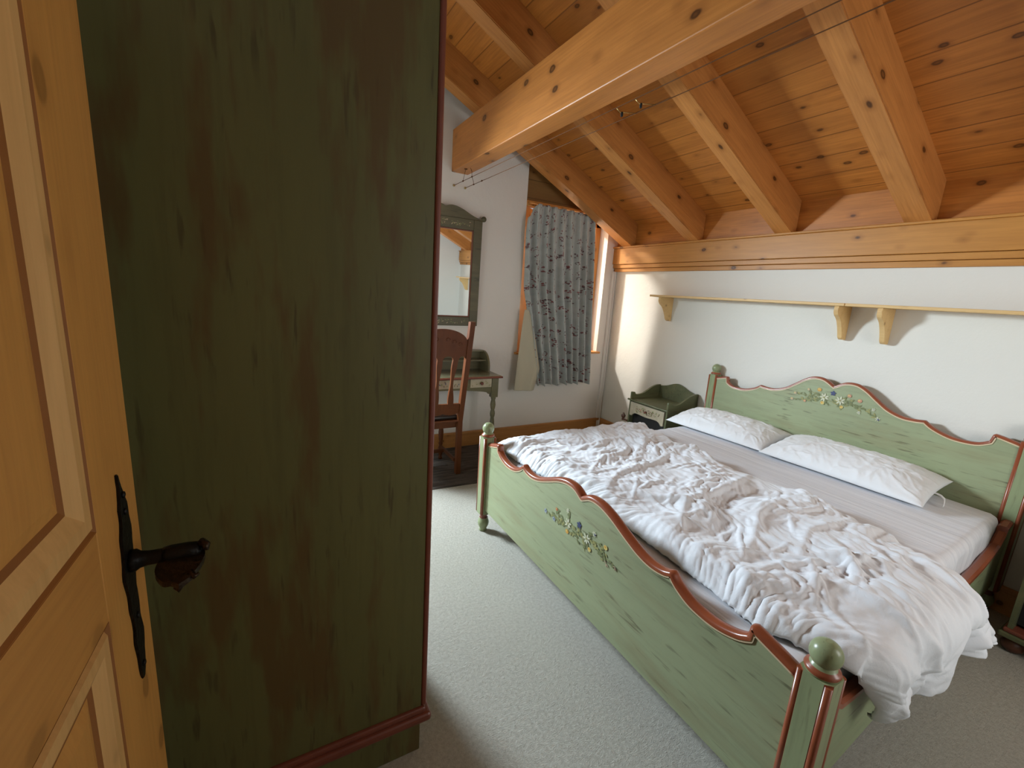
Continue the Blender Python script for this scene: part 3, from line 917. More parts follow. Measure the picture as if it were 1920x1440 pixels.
b = B('sheet')
b.box(1.195, 3.285, 0.44, 2.25, 0.30, 0.548, 0.055, 6)
bmesh.ops.subdivide_edges(b.bm, edges=[e for e in b.bm.edges if e.calc_length() > 0.3], cuts=60, use_grid_fill=True)
for v in b.bm.verts:
    x, y, z = v.co
    # near side follows the slanting rail
    if y < 0.8:
        t_ = (x - 1.2) / 2.0; v.co.y += (0.8 - y) / 0.36 * 0.095 * t_
    if y > 1.9: v.co.y += (y - 1.9) / 0.35 * 0.045 * (x - 1.2) / 2.0
    if z > 0.5:
        v.co.z += float(0.004 * vnoise(np.array([x * 4.]), np.array([y * 3.]), 5)[0] + 0.003 * vnoise(np.array([x * 34.]), np.array([y * 1.2]), 9)[0])
    else:
        v.co.y += 0.003 * math.sin(x * 23 + z * 8)
mt = b.build('mattress', smooth=True)
tag(mt, 'white mattress in a creased fitted sheet inside the green bed frame', 'mattress')

# =================================================================== DUVET
NU, NVV = 300, 560
s = np.linspace(0, 1, NU)[:, None]
ytop0, ytop1 = 2.43, 0.455      # far edge, start of near drop
drop = 0.27
Ltop = ytop0 - ytop1; Ltot = Ltop + drop
a = np.linspace(0, Ltot, NVV)[None, :]
ya = np.minimum(a, Ltop)                       # distance over the top
y = ytop0 - ya
h = np.clip((a - Ltop) / drop, 0, 1)           # 0..1 down the hang
# foot and head edges in x
def interp(xs, ps, q): return np.interp(q, xs, ps)
yy = ytop0 - a                                 # unrolled coordinate
xf = interp([0.185, 0.26, 0.36, 0.455, 0.6, 0.8, 1.2, 1.7, 2.1, 2.43], [1.58, 1.50, 1.40, 1.335, 1.262, 1.285, 1.31, 1.262, 1.225, 1.25], yy)
xh = interp([0.185, 0.30, 0.40, 0.47, 0.65, 0.9, 1.2, 1.5, 1.95, 2.2, 2.43], [2.30, 2.24, 2.16, 2.20, 2.30, 2.33, 2.40, 2.33, 2.42, 2.44, 2.42], yy)
ew = 0.018 * vnoise(yy * 6, yy * 0 + 3.3, 21) + 0.010 * vnoise(yy * 19, yy * 0 + 8.3, 22)
xh = xh + ew
X = xf + s * (xh - xf)
U = X * 1.0; V = yy + 0 * s
dE_f = (X - xf); dE_h = (xh - X)
# puffiness: low at the edges, full in the middle
puff = np.clip(dE_f / 0.08, 0, 1) ** 0.6 * np.clip(dE_h / 0.06, 0, 1) ** 0.6
far = np.clip((ytop0 - yy) / 0.16, 0, 1) ** 0.7
lump = 0.5 + 0.5 * vnoise(U * 2.2 + 4, V * 2.0, 3)
wx = vnoise(U * 2.0, V * 2.0, 11) * 0.22; wy = vnoise(U * 2.0, V * 2.0, 12) * 0.22
A_ = U + wx; C_ = V + wy
def tent(u_, v_, seed, k=1.5, eps=0.06):
    return 1 - k * (np.sqrt(vnoise(u_, v_, seed) ** 2 + eps * eps) - eps)


def rot(u_, v_, a_, su, sv):
    c_, s_ = math.cos(a_), math.sin(a_); return (u_ * c_ + v_ * s_) * su, (-u_ * s_ + v_ * c_) * sv


big = tent(*rot(A_, C_, 0.35, 1.1, 3.6), 31); big2 = tent(*rot(A_, C_, -0.5, 1.5, 3.2), 33)
med = tent(*rot(A_, C_, 0.75, 3.2, 7.0), 37); med2 = tent(*rot(A_, C_, -0.9, 5.0, 8.5), 39)
fine = tent(*rot(U + wx * .5, V + wy * .5, 0.3, 9.0, 19.0), 41, 1.5, 0.02); fine3 = tent(*rot(U + wx * .5, V + wy * .5, 1.2, 13.0, 30.0), 44, 1.5, 0.02)
patch = np.clip(0.45 + 1.3 * vnoise(U * 3.1 + 2, V * 2.7, 45), 0.08, 1)
gat = tent(*rot(A_, C_, 0.12, 3.5, 27.0), 47, 1.7, 0.05); gat2 = tent(*rot(A_, C_, 0.2, 6.0, 42.0), 48, 1.7, 0.05)
gw = np.exp(-(dE_f / 0.17) ** 2) * (0.6 + 0.6 * vnoise(V * 2.4, V * 0 + 1.1, 5))
H = 0.046 * puff * (0.55 + 0.6 * lump) + puff * (0.026 * big + 0.019 * big2 + (0.0115 * med + 0.0095 * med2) * (0.55 + .45 * patch) - 0.022) + (0.0080 * fine + 0.0055 * fine3) * (0.35 + .65 * patch) * (0.45 + 0.55 * puff) + gw * (0.008 * gat + 0.005 * gat2) - gw * 0.005


def crease(pts, w_, hh):
    """long soft fold along a polyline in (x,y)"""
    global H
    best = np.full(X.shape, 9.0); tt = np.zeros(X.shape)
    n = len(pts) - 1
    for i in range(n):
        p = np.array(pts[i]); q = np.array(pts[i + 1]); d_ = q - p; L2 = d_ @ d_
        t_ = np.clip(((X - p[0]) * d_[0] + (V - p[1]) * d_[1]) / L2, 0, 1)
        side = ((X - p[0]) * d_[1] - (V - p[1]) * d_[0])
        dd = np.hypot(X - p[0] - t_ * d_[0], V - p[1] - t_ * d_[1])
        dd = np.where(side > 0, dd * 1.8, dd)
        m = dd < best; best = np.where(m, dd, best); tt = np.where(m, (i + t_) / n, tt)
    H = H + 0.58 * hh * np.exp(-(best / (0.85 * w_)) ** 1.4) * np.sin(np.pi * np.clip(tt, 0.05, 0.95)) ** 0.5


for c_ in (([(1.36, 1.42), (1.55, 1.55), (1.85, 1.60), (2.25, 1.72)], .035, .026), ([(1.38, 1.86), (1.75, 1.98), (2.1, 2.02)], .03, .018),
           ([(1.36, 1.02), (1.65, 1.20), (2.0, 1.22), (2.34, 1.32)], .04, .030), ([(1.45, .80), (1.62, .86), (1.85, .98), (2.2, 1.02)], .035, .026),
           ([(1.36, .72), (1.55, .72), (1.8, .62)], .03, .026), ([(1.7, .95), (1.72, .72), (1.95, .50)], .03, .024), ([(1.62, .70), (1.9, .80), (2.2, .78)], .03, .022),
           ([(1.95, 1.25), (2.05, 1.0), (2.2, .85)], .03, .018), ([(1.5, 1.35), (1.62, 1.2), (1.68, 1.0)], .028, .018), ([(1.9, .7), (2.05, .58), (2.2, .5)], .03, .018),
           ([(1.5, 2.2), (1.8, 2.25), (2.2, 2.22)], .04, .012), ([(1.45, .50), (1.7, .47), (2.0, .46)], .03, .012)):
    crease(*c_)
rc = random.Random(12)
for k in range(46):
    cx_, cy__ = rc.uniform(1.42, 2.25), rc.uniform(0.42, 2.25)
    an = rc.gauss(0.25, 0.65); ln = rc.uniform(.05, .16); bd = rc.uniform(-.03, .03)
    dx_, dy_ = math.cos(an) * ln, math.sin(an) * ln
    crease([(cx_ - dx_, cy__ - dy_), (cx_ - dy_ * bd / ln, cy__ + dx_ * bd / ln), (cx_ + dx_, cy__ + dy_)], rc.uniform(.010, .020), rc.uniform(.008, .017))
for cx_, cy__ in ((1.60, .78), (1.98, .92), (1.52, 1.12), (1.80, .60), (2.08, 1.38)):     # star shaped pulls
    for k in range(5):
        an = k * 1.256 + rc.uniform(-.4, .4); ln = rc.uniform(.10, .20)
        crease([(cx_ + .012 * math.cos(an), cy__ + .012 * math.sin(an)), (cx_ + ln * math.cos(an), cy__ + ln * math.sin(an))], .013, .014)
for k in range(26):     # drag lines towards the hanging side
    cx_, cy__ = rc.uniform(1.42, 2.2), rc.uniform(0.20, 0.66)
    an = rc.gauss(1.35, 0.5); ln = rc.uniform(.05, .15)
    crease([(cx_ - math.cos(an) * ln, cy__ - math.sin(an) * ln), (cx_ + .02, cy__), (cx_ + math.cos(an) * ln, cy__ + math.sin(an) * ln)], rc.uniform(.012, .024), rc.uniform(.012, .024))
# base height: resting on the mattress, sagging over both long sides
zt = 0.553 - 0.075 * np.clip((yy - 2.24) / 0.19, 0, 1) ** 1.5
rb = 0.07
ang = np.clip((a - Ltop) / (rb * 1.4), 0, 1) * (math.pi / 2)
Ynear = np.where(a > Ltop, ytop1 - rb * np.sin(ang), y)
Zb = np.where(a > Ltop, zt - rb * (1 - np.cos(ang)) - np.clip(a - Ltop - rb * 1.4, 0, 9), zt)
# normal direction of the sheet (over the edge it points to the near side)
nz_ = np.where(a > Ltop - 0.05, np.cos(np.clip((a - Ltop + 0.05) / 0.15, 0, 1) * math.pi / 2), 1.0)
ny_ = -np.sqrt(1 - nz_ ** 2)
# hanging edge: vertical folds and uneven length
fold = 0.010 * tent(X * 9, h * 3 + X * 4, 66) + 0.036 * np.sin(X * 17 + 1.2 + 1.5 * vnoise(X * 3, X * 0, 61)) + 0.018 * vnoise(X * 14, h * 2, 62)
lenm = np.interp(X, [1.35, 1.5, 1.56, 1.64, 1.71, 1.78, 1.86, 1.96, 2.08, 2.2, 2.32], [.55, .95, 1.05, .90, 1.06, .92, .92, .72, .80, .70, .80])
Zh = zt - (zt - Zb) * lenm
Z = np.where(a > Ltop, Zh, Zb) + H * nz_ * np.where(yy > 2.25, far, 1)
Yf = Ynear + ny_ * (H * 1.0 + np.where(a > Ltop, fold * h - 0.035 * h, 0))
X = X + np.where(a > Ltop, 0.012 * np.sin(X * 23) * h, 0)
# near hang must clear the side rail
railY = 0.412 + (X - 1.2) * 0.0473 - 0.030
Yf = np.where((a > Ltop + 0.02), np.minimum(Yf, railY), Yf)
P = np.stack([X + 0 * a, Yf + 0 * s, Z + 0 * s], -1)
dv = grid_object('duvet', P, 'cotton', solid=0.008)
tag(dv, 'crumpled white duvet over the foot half of the bed, hanging off its near side', 'duvet')

# =================================================================== PILLOWS


def pillow(cx, cy_, Lx, Ly, T, tilt, rz, seed, label):
    n, m = 90, 150
    u = np.linspace(-1, 1, n)[:, None]; v = np.linspace(-1, 1, m)[None, :]
    # outline slightly concave between the pointed corners
    ox = Lx / 2 * u * (1 - 0.06 * (1 - v ** 2) * 0 - 0.05 * (1 - np.abs(v)) * 0) * (1 - 0.05 * np.cos(v * math.pi / 2))
    oy = Ly / 2 * v * (1 - 0.035 * np.cos(u * math.pi / 2))
    prof = ((1 - np.abs(u) ** 2.4) ** 0.62) * ((1 - np.abs(v) ** 3.2) ** 0.62)
    wx_ = vnoise(u * 2 + seed, v * 3, seed) * .5
    wr = 0.004 * np.abs(vnoise(u * 2.2 + v, v * 5 - u, seed + 7)) + 0.007 * ridg(u * 1.3 + wx_ + seed, v * 2.6 + wx_ + u, seed + 1, 2.6) + 0.0035 * ridg(u * 2.6 + wx_, v * 6 + seed - u * 2, seed + 2, 1.3) * np.clip(.7 - u, 0, 1) + 0.0012 * vnoise(u * 9, v * 17, seed + 3)
    edge = np.clip(prof * 3, 0, 1)
    top = T * 0.72 * prof + wr * edge; bot = -T * 0.28 * prof
    rows = []
    for zz in (top, bot):
        x = ox + 0 * v; y_ = oy + 0 * u; z = zz
        ca, sa = math.cos(tilt), math.sin(tilt)
        X_ = x * ca - z * sa; Z_ = x * sa + z * ca
        cr, sr = math.cos(rz), math.sin(rz)
        rows.append(np.stack([cx + X_ * cr - y_ * sr, cy_ + X_ * sr + y_ * cr, Z_], -1))
    # bottom rests on the mattress
    zmin = rows[1][..., 2].min(); off = 0.557 - zmin
    for r_ in rows: r_[..., 2] += off
    P_ = np.concatenate([rows[0], rows[1][::-1]], 0)
    P_ = np.concatenate([P_, P_[:1]], 0)
    o = grid_object('pillow', P_, 'pillow')
    bm = bmesh.new(); bm.from_mesh(o.data); bmesh.ops.remove_doubles(bm, verts=bm.verts[:], dist=0.0006)
    bmesh.ops.recalc_face_normals(bm, faces=bm.faces[:]); bm.to_mesh(o.data); bm.free()
    tag(o, label, 'pillow', 'pillows against the headboard')
    return o, rows


p1, _ = pillow(3.06, 1.985, 0.42, 0.79, 0.120, math.radians(9), math.radians(3), 7, 'flat white pillow on the mattress by the far left bed post')
p2, rw = pillow(3.07, 1.170, 0.43, 0.85, 0.135, math.radians(9), math.radians(2), 17, 'plumper white pillow nearer the viewer with a loose tie at its right end')
b = B('pillow')
e = rw[0][60, 0]
pts = [(3.09, 0.775, 0.600), (3.09, 0.755, 0.603), (3.085, 0.735, 0.600), (3.07, 0.715, 0.592), (3.04, 0.705, 0.580), (3.02, 0.700, 0.566)]
for (p, q) in zip(pts[:-1], pts[1:]):
    b.face([(p[0] - .009, p[1], p[2]), (p[0] + .009, p[1], p[2] + .003), (q[0] + .009, q[1], q[2] + .003), (q[0] - .009, q[1], q[2])])
bmesh.ops.remove_doubles(b.bm, verts=b.bm.verts[:], dist=1e-5)
tie = b.build('tie_strip', p2, smooth=True)
sm = tie.modifiers.new('thickness', 'SOLIDIFY'); sm.thickness = 0.002

# =================================================================== WALL SHELF
sh = thing('wall_shelf', (3.28, 1.3, 1.56), 'long narrow pine shelf on scrolled brackets on the wall above the headboard', 'shelf')
b = B('shelf'); b.box(3.190, XB, -0.50, 1.42, 1.560, 1.578, 0.003); b.box(3.190, XB, 1.423, 3.055, 1.560, 1.578, 0.003); b.build('shelf_board', sh)
BR = smooth([(XB, 1.559), (3.205, 1.559), (3.200, 1.535), (3.212, 1.505), (3.240, 1.485), (3.262, 1.465), (3.285, 1.43), (3.305, 1.39), (3.320, 1.355), (3.340, 1.343), (XB, 1.343)], {0, 1, 9, 10}, 4)
for y0 in (2.925, 1.455, 1.222, -0.36):
    b = B('shelf'); b.prism(BR, y0, y0 + 0.026, 'y', 0.002); b.build('shelf_bracket', sh)

# =================================================================== NIGHTSTANDS


def nightstand(y0, y1, label):
    t_ = thing('nightstand', (3.16, (y0 + y1) / 2, 0), label, 'nightstand', 'green nightstands beside the bed')
    x0, x1 = 2.985, 3.365
    for yy_, s_ in ((y0, 1), (y1, -1)):
        sp = smooth([(x0 + .004, .11), (x0 + .004, .655), (x0 + .012, .668), (x0 + .045, .664), (x0 + .05, .648), (x0 + .09, .640), (x0 + .15, .648), (x0 + .21, .675), (x0 + .27, .705), (x0 + .33, .722), (x1, .724), (x1, .11)], {0, 1, 3, 4, 10, 11}, 4)
        b = B('nsgreen'); b.prism(sp, yy_, yy_ + 0.018 * s_, 'y', 0.002); b.build('side_panel', t_)
    cm = (y0 + y1) / 2; hw = (y1 - y0) / 2 - 0.018
    bp_ = smooth([(cm - hw, .10), (cm - hw, .715), (cm - hw * .8, .722), (cm - hw * .55, .735), (cm - hw * .45, .745), (cm - hw * .2, .765), (cm, .772), (cm + hw * .2, .765), (cm + hw * .45, .745), (cm + hw * .55, .735), (cm + hw * .8, .722), (cm + hw, .715), (cm + hw, .10)], {0, 1, 3, 9, 11, 12}, 4)
    b = B('nsgreen'); b.prism(bp_, x1 - 0.014, x1, 'x', 0.002); b.build('back_panel', t_)
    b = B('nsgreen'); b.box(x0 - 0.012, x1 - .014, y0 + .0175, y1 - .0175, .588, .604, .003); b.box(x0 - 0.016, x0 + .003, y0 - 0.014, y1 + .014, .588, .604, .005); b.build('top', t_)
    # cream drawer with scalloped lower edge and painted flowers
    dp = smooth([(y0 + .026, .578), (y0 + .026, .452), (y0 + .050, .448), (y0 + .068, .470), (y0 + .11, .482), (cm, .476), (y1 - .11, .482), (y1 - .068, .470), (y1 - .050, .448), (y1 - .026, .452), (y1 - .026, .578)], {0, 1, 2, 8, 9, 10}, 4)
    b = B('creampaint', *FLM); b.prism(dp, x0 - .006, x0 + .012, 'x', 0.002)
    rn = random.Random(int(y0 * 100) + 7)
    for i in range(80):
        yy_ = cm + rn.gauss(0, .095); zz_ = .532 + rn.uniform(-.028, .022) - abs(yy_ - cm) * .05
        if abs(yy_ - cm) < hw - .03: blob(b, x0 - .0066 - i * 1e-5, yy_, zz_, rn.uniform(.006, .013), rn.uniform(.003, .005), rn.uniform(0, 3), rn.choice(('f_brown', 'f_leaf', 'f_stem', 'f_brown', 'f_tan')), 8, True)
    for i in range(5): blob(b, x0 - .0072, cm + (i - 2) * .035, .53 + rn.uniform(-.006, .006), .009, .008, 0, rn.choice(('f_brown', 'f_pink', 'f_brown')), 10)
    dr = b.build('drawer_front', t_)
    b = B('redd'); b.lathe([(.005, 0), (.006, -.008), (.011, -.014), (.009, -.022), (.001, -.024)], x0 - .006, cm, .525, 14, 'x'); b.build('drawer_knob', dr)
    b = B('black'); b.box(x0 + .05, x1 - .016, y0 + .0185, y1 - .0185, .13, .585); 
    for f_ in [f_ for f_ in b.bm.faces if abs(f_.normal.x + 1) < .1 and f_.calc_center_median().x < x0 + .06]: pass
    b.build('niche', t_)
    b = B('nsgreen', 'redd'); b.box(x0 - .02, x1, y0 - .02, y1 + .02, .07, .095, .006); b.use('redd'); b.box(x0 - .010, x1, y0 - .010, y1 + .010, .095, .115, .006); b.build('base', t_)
    for xx in (x0 + .03, x1 - .04):
        for yy_ in (y0 + .03, y1 - .03):
            b = B('bun'); b.lathe([(.018, 0), (.036, .012), (.042, .032), (.036, .054), (.024, .070)], xx, yy_, 0, 20); b.build('bun_foot', t_, smooth=True)
    return t_


ns = nightstand(2.49, 2.945, 'small dark green nightstand with cream flowered drawer, in the corner left of the headboard')
b = B('bun'); b.lathe([(.010, 0), (.016, .008), (.010, .018), (.019, .034), (.021, .05), (.008, .062), (.010, .07), (.002, .078)], 2.99, 3.005, .37, 16); b.box(2.98, 3.0, 2.945, 3.005, .372, .388, .003)
b.build('side_knob', ns, smooth=False)
nightstand(-0.08, 0.375, 'dark green nightstand on bun feet, its corner showing at the right photo edge')

# =================================================================== MIRROR
MC = 1.372
ZT, ZBm = 2.115, 1.182
Wm = Matrix.Translation((MC, YA - 0.002, ZBm)) @ Matrix.Rotation(math.radians(1.2), 4, 'X')
mi = bpy.data.objects.new('wall_mirror', None); COL.objects.link(mi); mi.matrix_basis = Wm
tag(mi, 'green framed wall mirror with a scalloped crest, hanging over the writing desk', 'mirror')


def mbuild(b, name, parent=mi):
    bmesh.ops.recalc_face_normals(b.bm, faces=b.bm.faces[:])
    me = bpy.data.meshes.new(name); b.bm.to_mesh(me); b.bm.free()
    for m in b.mats: me.materials.append(M[m])
    o = bpy.data.objects.new(name, me); COL.objects.link(o); o.parent = parent; return o


hh = ZT - ZBm; hw = 0.350; fw = 0.082
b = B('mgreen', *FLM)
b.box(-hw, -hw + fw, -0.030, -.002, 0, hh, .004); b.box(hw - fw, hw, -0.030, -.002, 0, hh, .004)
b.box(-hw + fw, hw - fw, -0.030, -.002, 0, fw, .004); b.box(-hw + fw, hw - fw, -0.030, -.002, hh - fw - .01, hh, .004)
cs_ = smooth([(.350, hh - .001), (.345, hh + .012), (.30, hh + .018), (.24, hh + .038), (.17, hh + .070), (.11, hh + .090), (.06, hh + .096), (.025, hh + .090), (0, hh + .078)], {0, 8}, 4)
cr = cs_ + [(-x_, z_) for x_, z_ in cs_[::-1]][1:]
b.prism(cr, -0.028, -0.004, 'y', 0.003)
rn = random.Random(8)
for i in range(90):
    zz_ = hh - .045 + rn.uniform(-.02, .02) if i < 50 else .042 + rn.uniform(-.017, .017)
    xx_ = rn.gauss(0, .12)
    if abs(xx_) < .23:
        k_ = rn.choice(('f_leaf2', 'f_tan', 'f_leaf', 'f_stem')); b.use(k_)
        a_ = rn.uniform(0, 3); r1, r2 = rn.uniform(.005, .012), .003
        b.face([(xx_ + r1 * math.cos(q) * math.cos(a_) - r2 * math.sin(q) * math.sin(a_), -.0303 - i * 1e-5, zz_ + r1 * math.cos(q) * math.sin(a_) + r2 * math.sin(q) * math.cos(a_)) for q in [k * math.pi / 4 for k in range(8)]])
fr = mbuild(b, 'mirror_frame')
for sx in (-1, 1):
    b = B('mgreen'); b.lathe([(.003, -.036), (.017, -.030), (.024, -.018), (.024, -.008), (.018, -.003)], sx * .366, 0, hh + .018, 18, 'y'); mbuild(b, 'scroll_end')
b = B('redd')
x_, z0_, z1_ = hw - fw, fw, hh - fw - .01
for q in ((-x_, -x_ + .009, z0_, z1_), (x_ - .009, x_, z0_, z1_), (-x_, x_, z0_, z0_ + .009), (-x_, x_, z1_ - .009, z1_)):
    b.box(q[0], q[1], -.026, -.012, q[2], q[3], .003)
mbuild(b, 'mirror_bead')
b = B('mir'); b.box(-x_ - .004, x_ + .004, -.016, -.012, z0_ - .004, z1_ + .004); mbuild(b, 'mirror_glass')

# =================================================================== DESK
dk = thing('writing_desk', (1.2, 3.55, 0), 'small green writing desk with turned legs and red edged top, under the mirror', 'desk')
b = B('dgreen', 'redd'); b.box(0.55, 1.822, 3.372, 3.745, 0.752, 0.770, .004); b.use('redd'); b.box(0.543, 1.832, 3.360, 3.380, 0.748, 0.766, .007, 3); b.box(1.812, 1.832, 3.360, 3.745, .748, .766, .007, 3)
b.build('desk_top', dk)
ap = smooth([(0.64, .748), (0.64, .615), (.665, .600), (.68, .615), (.75, .628), (.95, .646), (1.19, .650), (1.43, .646), (1.63, .628), (1.70, .615), (1.715, .600), (1.74, .615), (1.74, .748)], {0, 1, 3, 9, 11, 12}, 4)
b = B('dgreen'); b.prism(ap, 3.402, 3.418, 'y', .001); b.box(1.778, 1.792, 3.44, 3.70, .60, .748); b.box(.588, .602, 3.44, 3.70, .60, .748); b.box(.62, 1.76, 3.715, 3.73, .62, .748)
b.build('apron', dk)
TL = [(.014, 0), (.017, .01), (.013, .03), (.020, .05), (.022, .075), (.015, .095), (.017, .11), (.022, .19), (.0235, .27), (.020, .34), (.016, .375), (.021, .39), (.0235, .41), (.021, .43), (.016, .445), (.022, .47), (.025, .495), (.022, .52), (.018, .54), (.023, .555), (.023, .572)]
for x_ in (0.628, 1.772):
    for y_ in (3.418,):
        b = B('dgreen'); b.lathe(TL, x_, y_, 0, 20); b.box(x_ - .033, x_ + .033, y_ - .025, y_ + .025, .568, .750, .003); b.build('leg', dk)
for x0_, x1_ in ((0.655, 0.90), (0.925, 1.50), (1.53, 1.735)):
    b = B('creampaint', *FLM); b.box(x0_, x1_, 3.394, 3.402, .666, .742, .002)
    rn = random.Random(int(x0_ * 100))
    n_ = 16 if x1_ - x0_ < .3 else 60
    for i in range(n_):
        xx_ = rn.uniform(x0_ + .02, x1_ - .02); zz_ = .704 + rn.uniform(-.024, .024); a_ = rn.uniform(0, 3); r1, r2 = rn.uniform(.005, .012), .0035
        b.use(rn.choice(('f_leaf', 'f_tan', 'f_blue', 'f_brown', 'f_stem') if n_ > 20 else ('f_leaf2', 'f_tan', 'f_stem')))
        b.face([(xx_ + r1 * math.cos(q) * math.cos(a_) - r2 * math.sin(q) * math.sin(a_), 3.3937 - i * 1e-5, zz_ + r1 * math.cos(q) * math.sin(a_) + r2 * math.sin(q) * math.cos(a_)) for q in [k * math.pi / 4 for k in range(8)]])
    dr = b.build('drawer', dk)
    if x1_ - x0_ < .3:
        b = B('redd'); b.lathe([(.005, 0), (.006, -.008), (.013, -.013), (.014, -.02), (.009, -.027), (.001, -.029)], (x0_ + x1_) / 2, 3.394, .705, 16, 'y'); b.build('drawer_knob', dr)
for x_ in (0.585, 1.778):
    sp = smooth([(3.74, .771), (3.545, .771), (3.548, .83), (3.565, .88), (3.60, .925), (3.65, .950), (3.70, .955), (3.74, .955)], {0, 1, 7}, 5)
    b = B('dgreen'); b.prism(sp, x_ - .009, x_ + .009, 'x', .002); b.build('hutch_side', dk)
b = B('dgreen'); b.box(.594, 1.769, 3.60, 3.735, .865, .878, .002); b.build('hutch_shelf', dk)
b = B('dgreen'); b.box(.594, 1.769, 3.735, 3.742, .771, .955); b.box(.594, 1.769, 3.66, 3.742, .945, .958, .002); b.build('hutch_back', dk)

# =================================================================== CHAIR
ch = thing('oak_chair', (1.115, 3.3, 0), 'reddish oak chair with arched slatted back and dark seat at the writing desk', 'chair')


def yb(z):   # rear post centreline
    if z < 0.46: return 3.155 + 0.03 * math.sin(z / 0.46 * math.pi / 2) * 0
    return 3.155 - 0.0 + (-(z - 0.46) / 0.81) * 0.165


for sx, xx in ((-1, .893), (1, 1.338)):
    b = B('oak'); n = 14; rings = []
    for i in range(n + 1):
        z = 1.270 * i / n; y_ = yb(z); w_ = 0.020; d_ = 0.021
        rings.append([b.bm.verts.new((xx + p * w_, y_ + q * d_, z)) for p, q in ((-1, -1), (1, -1), (1, 1), (-1, 1))])
    for i in range(n):
        for k in range(4): b.bm.faces.new((rings[i][k], rings[i][(k + 1) % 4], rings[i + 1][(k + 1) % 4], rings[i + 1][k]))
    for r_ in (rings[0], rings[-1]): b.bm.faces.new(r_)
    o = b.build('rear_leg', ch)
# back: crest with arched top, three openings cut as separate splats
cx0, cx1, ccx = .913, 1.318, 1.1155


def sheet_y(b, poly, th_=0.011):
    va = [b.bm.verts.new((p[0], yb(p[1]) - th_, p[1])) for p in poly]; vb = [b.bm.verts.new((p[0], yb(p[1]) + th_, p[1])) for p in poly]
    n = len(poly); fa = b.bm.faces.new(va); fb = b.bm.faces.new(vb[::-1])
    for i in range(n): b.bm.faces.new((va[i], vb[i], vb[(i + 1) % n], va[(i + 1) % n]))


top = [(ccx + (cx1 - ccx) * math.sin(t_) * 1.0, 1.105 + .108 * math.cos(t_)) for t_ in np.linspace(-math.pi / 2, math.pi / 2, 25)]
xs_ = [.913, .965, 1.0155, 1.0455, 1.1, 1.131, 1.1855, 1.2155, 1.27, 1.318]
SPL = [(.968, 1.012), (1.094, 1.137), (1.219, 1.263)]
lower = []
edges_ = [.913] + [q for s_ in SPL for q in s_] + [1.318]
for i in range(0, len(edges_), 2):
    a0, a1 = edges_[i], edges_[i + 1]
    for t_ in np.linspace(0, math.pi, 9):
        lower.append(((a0 + a1) / 2 - (a1 - a0) / 2 * math.cos(t_), 0.975 + .030 * math.sin(t_)))
b = B('oak'); sheet_y(b, top[::-1] + lower)
rn = random.Random(2)
crest = b.build('crest_rail', ch)
for sx in (-1, 1):   # carved scrolls on the crest
    for k in range(3):
        c = (ccx + sx * (.04 + .05 * k), 1.13 - .018 * k)
        pts = []; b = B('oak')
        for t_ in np.linspace(0, 4.5, 14):
            r_ = .022 - .004 * t_; xx = c[0] + sx * r_ * math.cos(t_); zz_ = c[1] + r_ * math.sin(t_)
            pts.append((xx, yb(zz_) - .012, zz_))
        b.tube(pts, .0032, 6); b.build('carving', crest)
for (a0, a1) in SPL:
    cxx = (a0 + a1) / 2; L_, R_ = [], []
    for z in np.linspace(.60, .985, 16):
        t_ = (z - .60) / .385; w_ = .020 + .010 * math.exp(-((t_ - .02) / .2) ** 2) * .2 - .006 * math.sin(math.pi * t_) + .004 * math.sin(3 * math.pi * t_); sh_ = -.010 * math.sin(math.pi * t_) * (1 if cxx > ccx - .1 else -1) * (0 if abs(cxx - ccx) < .01 else 1)
        L_.append((cxx - w_ + sh_, z)); R_.append((cxx + w_ + sh_, z))
    b = B('oak'); sheet_y(b, L_ + R_[::-1], .010); b.build('splat', ch)
lw = [(x_, .528 - .012 * abs(math.sin((x_ - .913) / .405 * math.pi * 3))) for x_ in np.linspace(.913, 1.318, 31)]
b = B('oak'); sheet_y(b, lw + [(1.318, .612), (.913, .612)]); b.build('lower_back_rail', ch)
b = B('oak'); b.box(.90, 1.33, 3.175, 3.195, .395, .455, .003); b.box(.895, .915, 3.18, 3.52, .395, .45, .003); b.box(1.315, 1.335, 3.18, 3.52, .395, .45, .003); b.box(.90, 1.33, 3.505, 3.525, .395, .45, .003); b.box(.89, 1.34, 3.135, 3.54, .450, .466, .005)
b.build('seat_frame', ch)
b = B('leather'); b.box(.90, 1.33, 3.165, 3.535, .464, .505, .018, 4); b.build('seat', ch, smooth=True)
CL = [(.017, 0), (.019, .015), (.012, .03), (.015, .04), (.022, .07), (.023, .10), (.014, .13), (.020, .15), (.012, .165), (.019, .185), (.023, .25), (.019, .29), (.013, .31), (.020, .325), (.014, .34), (.021, .36), (.021, .40)]
for x_ in (.915, 1.315):
    b = B('oak'); b.lathe(CL, x_, 3.505, 0, 18); b.build('front_leg', ch)
b = B('oak'); b.box(.905, .925, 3.17, 3.50, .10, .13, .003); b.box(1.305, 1.325, 3.17, 3.50, .10, .13, .003); b.box(.92, 1.31, 3.40, 3.42, .10, .13, .003); b.build('stretcher', ch)

# =================================================================== RUG
Wr = Matrix.Translation((1.25, 3.35, 0))
b = B('rug'); b.prism([(0.35, 2.975), (1.98, 2.90), (2.0, 3.74), (0.35, 3.74)], 0.0, 0.006, 'z', 0.002)
tag(b.build('rug'), 'thin dark woven rug on the carpet under the chair and desk', 'rug')

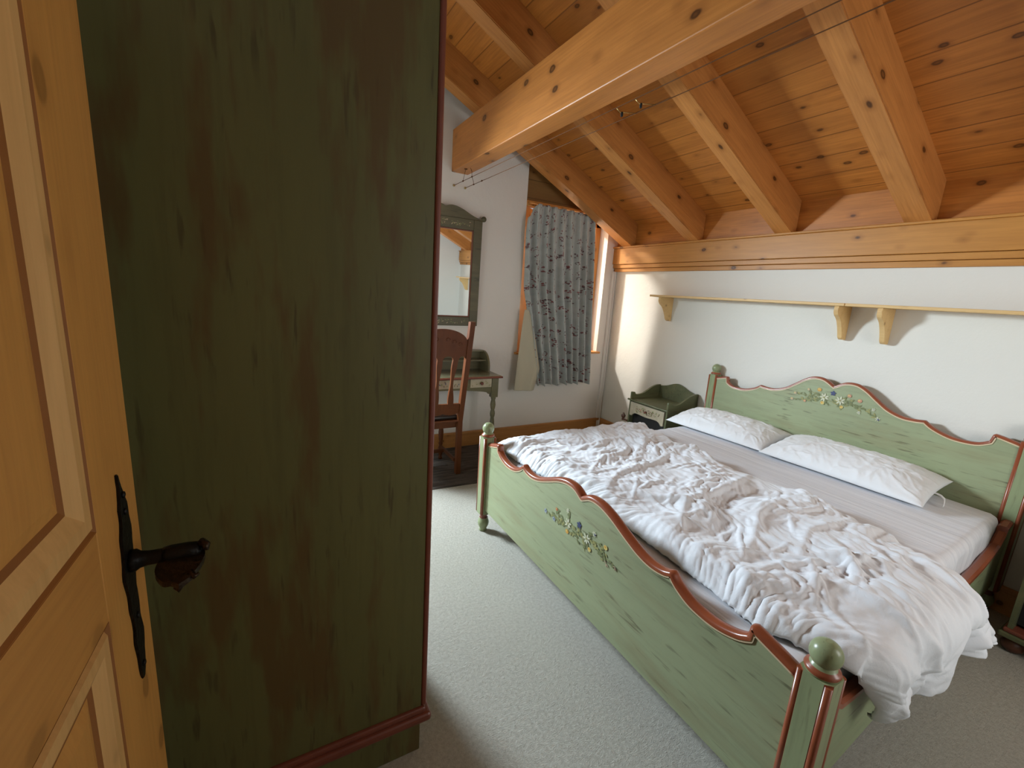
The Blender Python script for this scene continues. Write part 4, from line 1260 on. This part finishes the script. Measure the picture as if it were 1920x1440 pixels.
# =================================================================== CURTAIN
ct = thing('curtain', (2.65, 3.66, 0.6), 'blue grey floral curtain drawn across the wood framed window', 'curtain')
n, m = 420, 120
u = np.linspace(0, 1, n)[:, None]; t_ = np.linspace(0, 1, m)[None, :]      # t 0 top, 1 bottom
zt_ = np.interp(u, [0, .03, .12, 1], [2.20, 2.24, 2.335, 2.322]); zbm = 0.598 + 0.012 * np.sin(u * 30)
Zc = zt_ + (zbm - zt_) * t_
tl = (2.34 - Zc) / 1.74
xl = np.interp(tl, [0, .15, .45, .60, 1.0], [2.165, 2.150, 2.172, 2.235, 2.385]); xr = np.interp(tl, [0, .5, 1], [2.925, 2.985, 3.045])
wrp = u + 0.010 * vnoise(u * 6, tl * 1.5, 71)
Xc = xl + (xr - xl) * wrp
nf = 8.0
ph_ = 2 * np.pi * nf * (u ** 0.96) + 3.2 * vnoise(u * 3.3, tl * 0.5 + 0 * u, 72)
amp = 0.020 + 0.020 * np.clip(tl * 2.5, 0, 1)
fold_ = np.tanh(1.8 * np.sin(ph_)) + 0.28 * np.sin(2 * ph_ + 1) + 0.25 * vnoise(u * 22, tl * 1.2, 73)
Yc = 3.672 - amp * fold_
Xc = Xc + 0.010 * np.cos(ph_) * np.clip(tl * 3, .3, 1)
Pc = np.stack([Xc + 0 * t_, Yc + 0 * t_, Zc], -1)
UV = np.stack([u * 1.45 + 0 * t_, Zc], -1)
cf = grid_object('curtain_fabric', Pc, 'curtain', ct, uv=UV, solid=0.002)
# edge turned back: beige lining showing at the lower left
n2 = 60
tt_ = np.linspace(0, 1, 90)[None, :]; uu = np.linspace(0, 1, n2)[:, None]
Zl = 1.36 + (0.565 - 1.36) * tt_ - 0.012 * uu * tt_
x0_ = 2.178 + (2.112 - 2.178) * tt_ ** 0.8
x1_ = 2.215 + (2.405 - 2.215) * np.clip(tt_ * 1.35, 0, 1) ** 0.75 - 0.055 * np.clip(tt_ - .72, 0, 1) / .28
Xl = x0_ + (x1_ - x0_) * uu
Yl = 3.650 - 0.030 * np.sin(uu * math.pi) * tt_ - 0.012 * np.sin(uu * 9 + 1) * tt_
grid_object('turned_back_lining', np.stack([Xl, Yl, Zl + 0 * uu], -1), 'lining', ct, solid=0.002)
b = B('winw'); b.box(OX0 + .005, 3.02, 3.715, 3.735, 2.338, 2.352, .003); b.build('curtain_rail', ct)
for k in range(11):
    b = B('brass'); xx = 2.24 + k * .071; b.tube([(xx, 3.70, 2.315), (xx, 3.722, 2.33), (xx, 3.722, 2.34)], .0022, 6)
    b.build('curtain_hook', ct)

# =================================================================== CABLE LIGHT
cl = thing('cable_light', (1.5, 3.7, 2.37), 'pair of thin lighting cables strung from the far wall beneath the thick beam', 'cable light')
for x_, zz_, nm in ((1.453, 2.374, 'cable'), (1.557, 2.369, 'cable')):
    b = B('wire'); b.tube([(x_, 3.755, zz_), (x_, 2.0, zz_ - .004), (x_, 0.6, zz_ - .005), (x_, YF + .01, zz_)], .0022, 6); o = b.build(nm, cl)
    b = B('brass'); b.lathe([(.004, 0), (.008, -.004), (.010, -.010), (.008, -.016), (.003, -.019)], x_, 3.768, zz_, 14, 'y'); b.build('wall_anchor', o)
    for yy_ in (3.56, 3.38) if x_ < 1.5 else (3.58, 3.42):
        b = B('wire'); b.lathe([(.003, -.006), (.006, -.005), (.006, .005), (.003, .006)], x_, yy_, zz_, 10, 'y'); b.build('cable_clamp', o)
b = B('wire')
b.tube([(1.453, 3.56, 2.374), (1.475, 3.59, 2.43), (1.490, 3.60, 2.481)], .0018, 6)
b.tube([(1.453, 3.38, 2.374), (1.48, 3.45, 2.43), (1.51, 3.55, 2.481)], .0018, 6)
b.tube([(1.453, 3.38, 2.374), (1.50, 3.45, 2.35), (1.557, 3.58, 2.369)], .0018, 6)
b.lathe([(.010, 0), (.014, .003), (.014, .006)], 1.490, 3.60, 2.4755, 12)
b.build('feed_wire', cl)
for yy_ in (1.62, 1.74):
    b = B('brass', 'black')
    b.tube([(1.453, yy_, 2.371), (1.470, yy_ - .01, 2.352), (1.557, yy_ - .02, 2.366)], .002, 6)
    b.use('black'); b.lathe([(.003, 0), (.006, .004), (.006, .018), (.003, .021)], 1.48, yy_ - .012, 2.335, 12)
    b.build('lamp_holder', cl)

# chair and desk stand on the rug
ch.location.z += 0.0065
dk.location.z += 0.0065
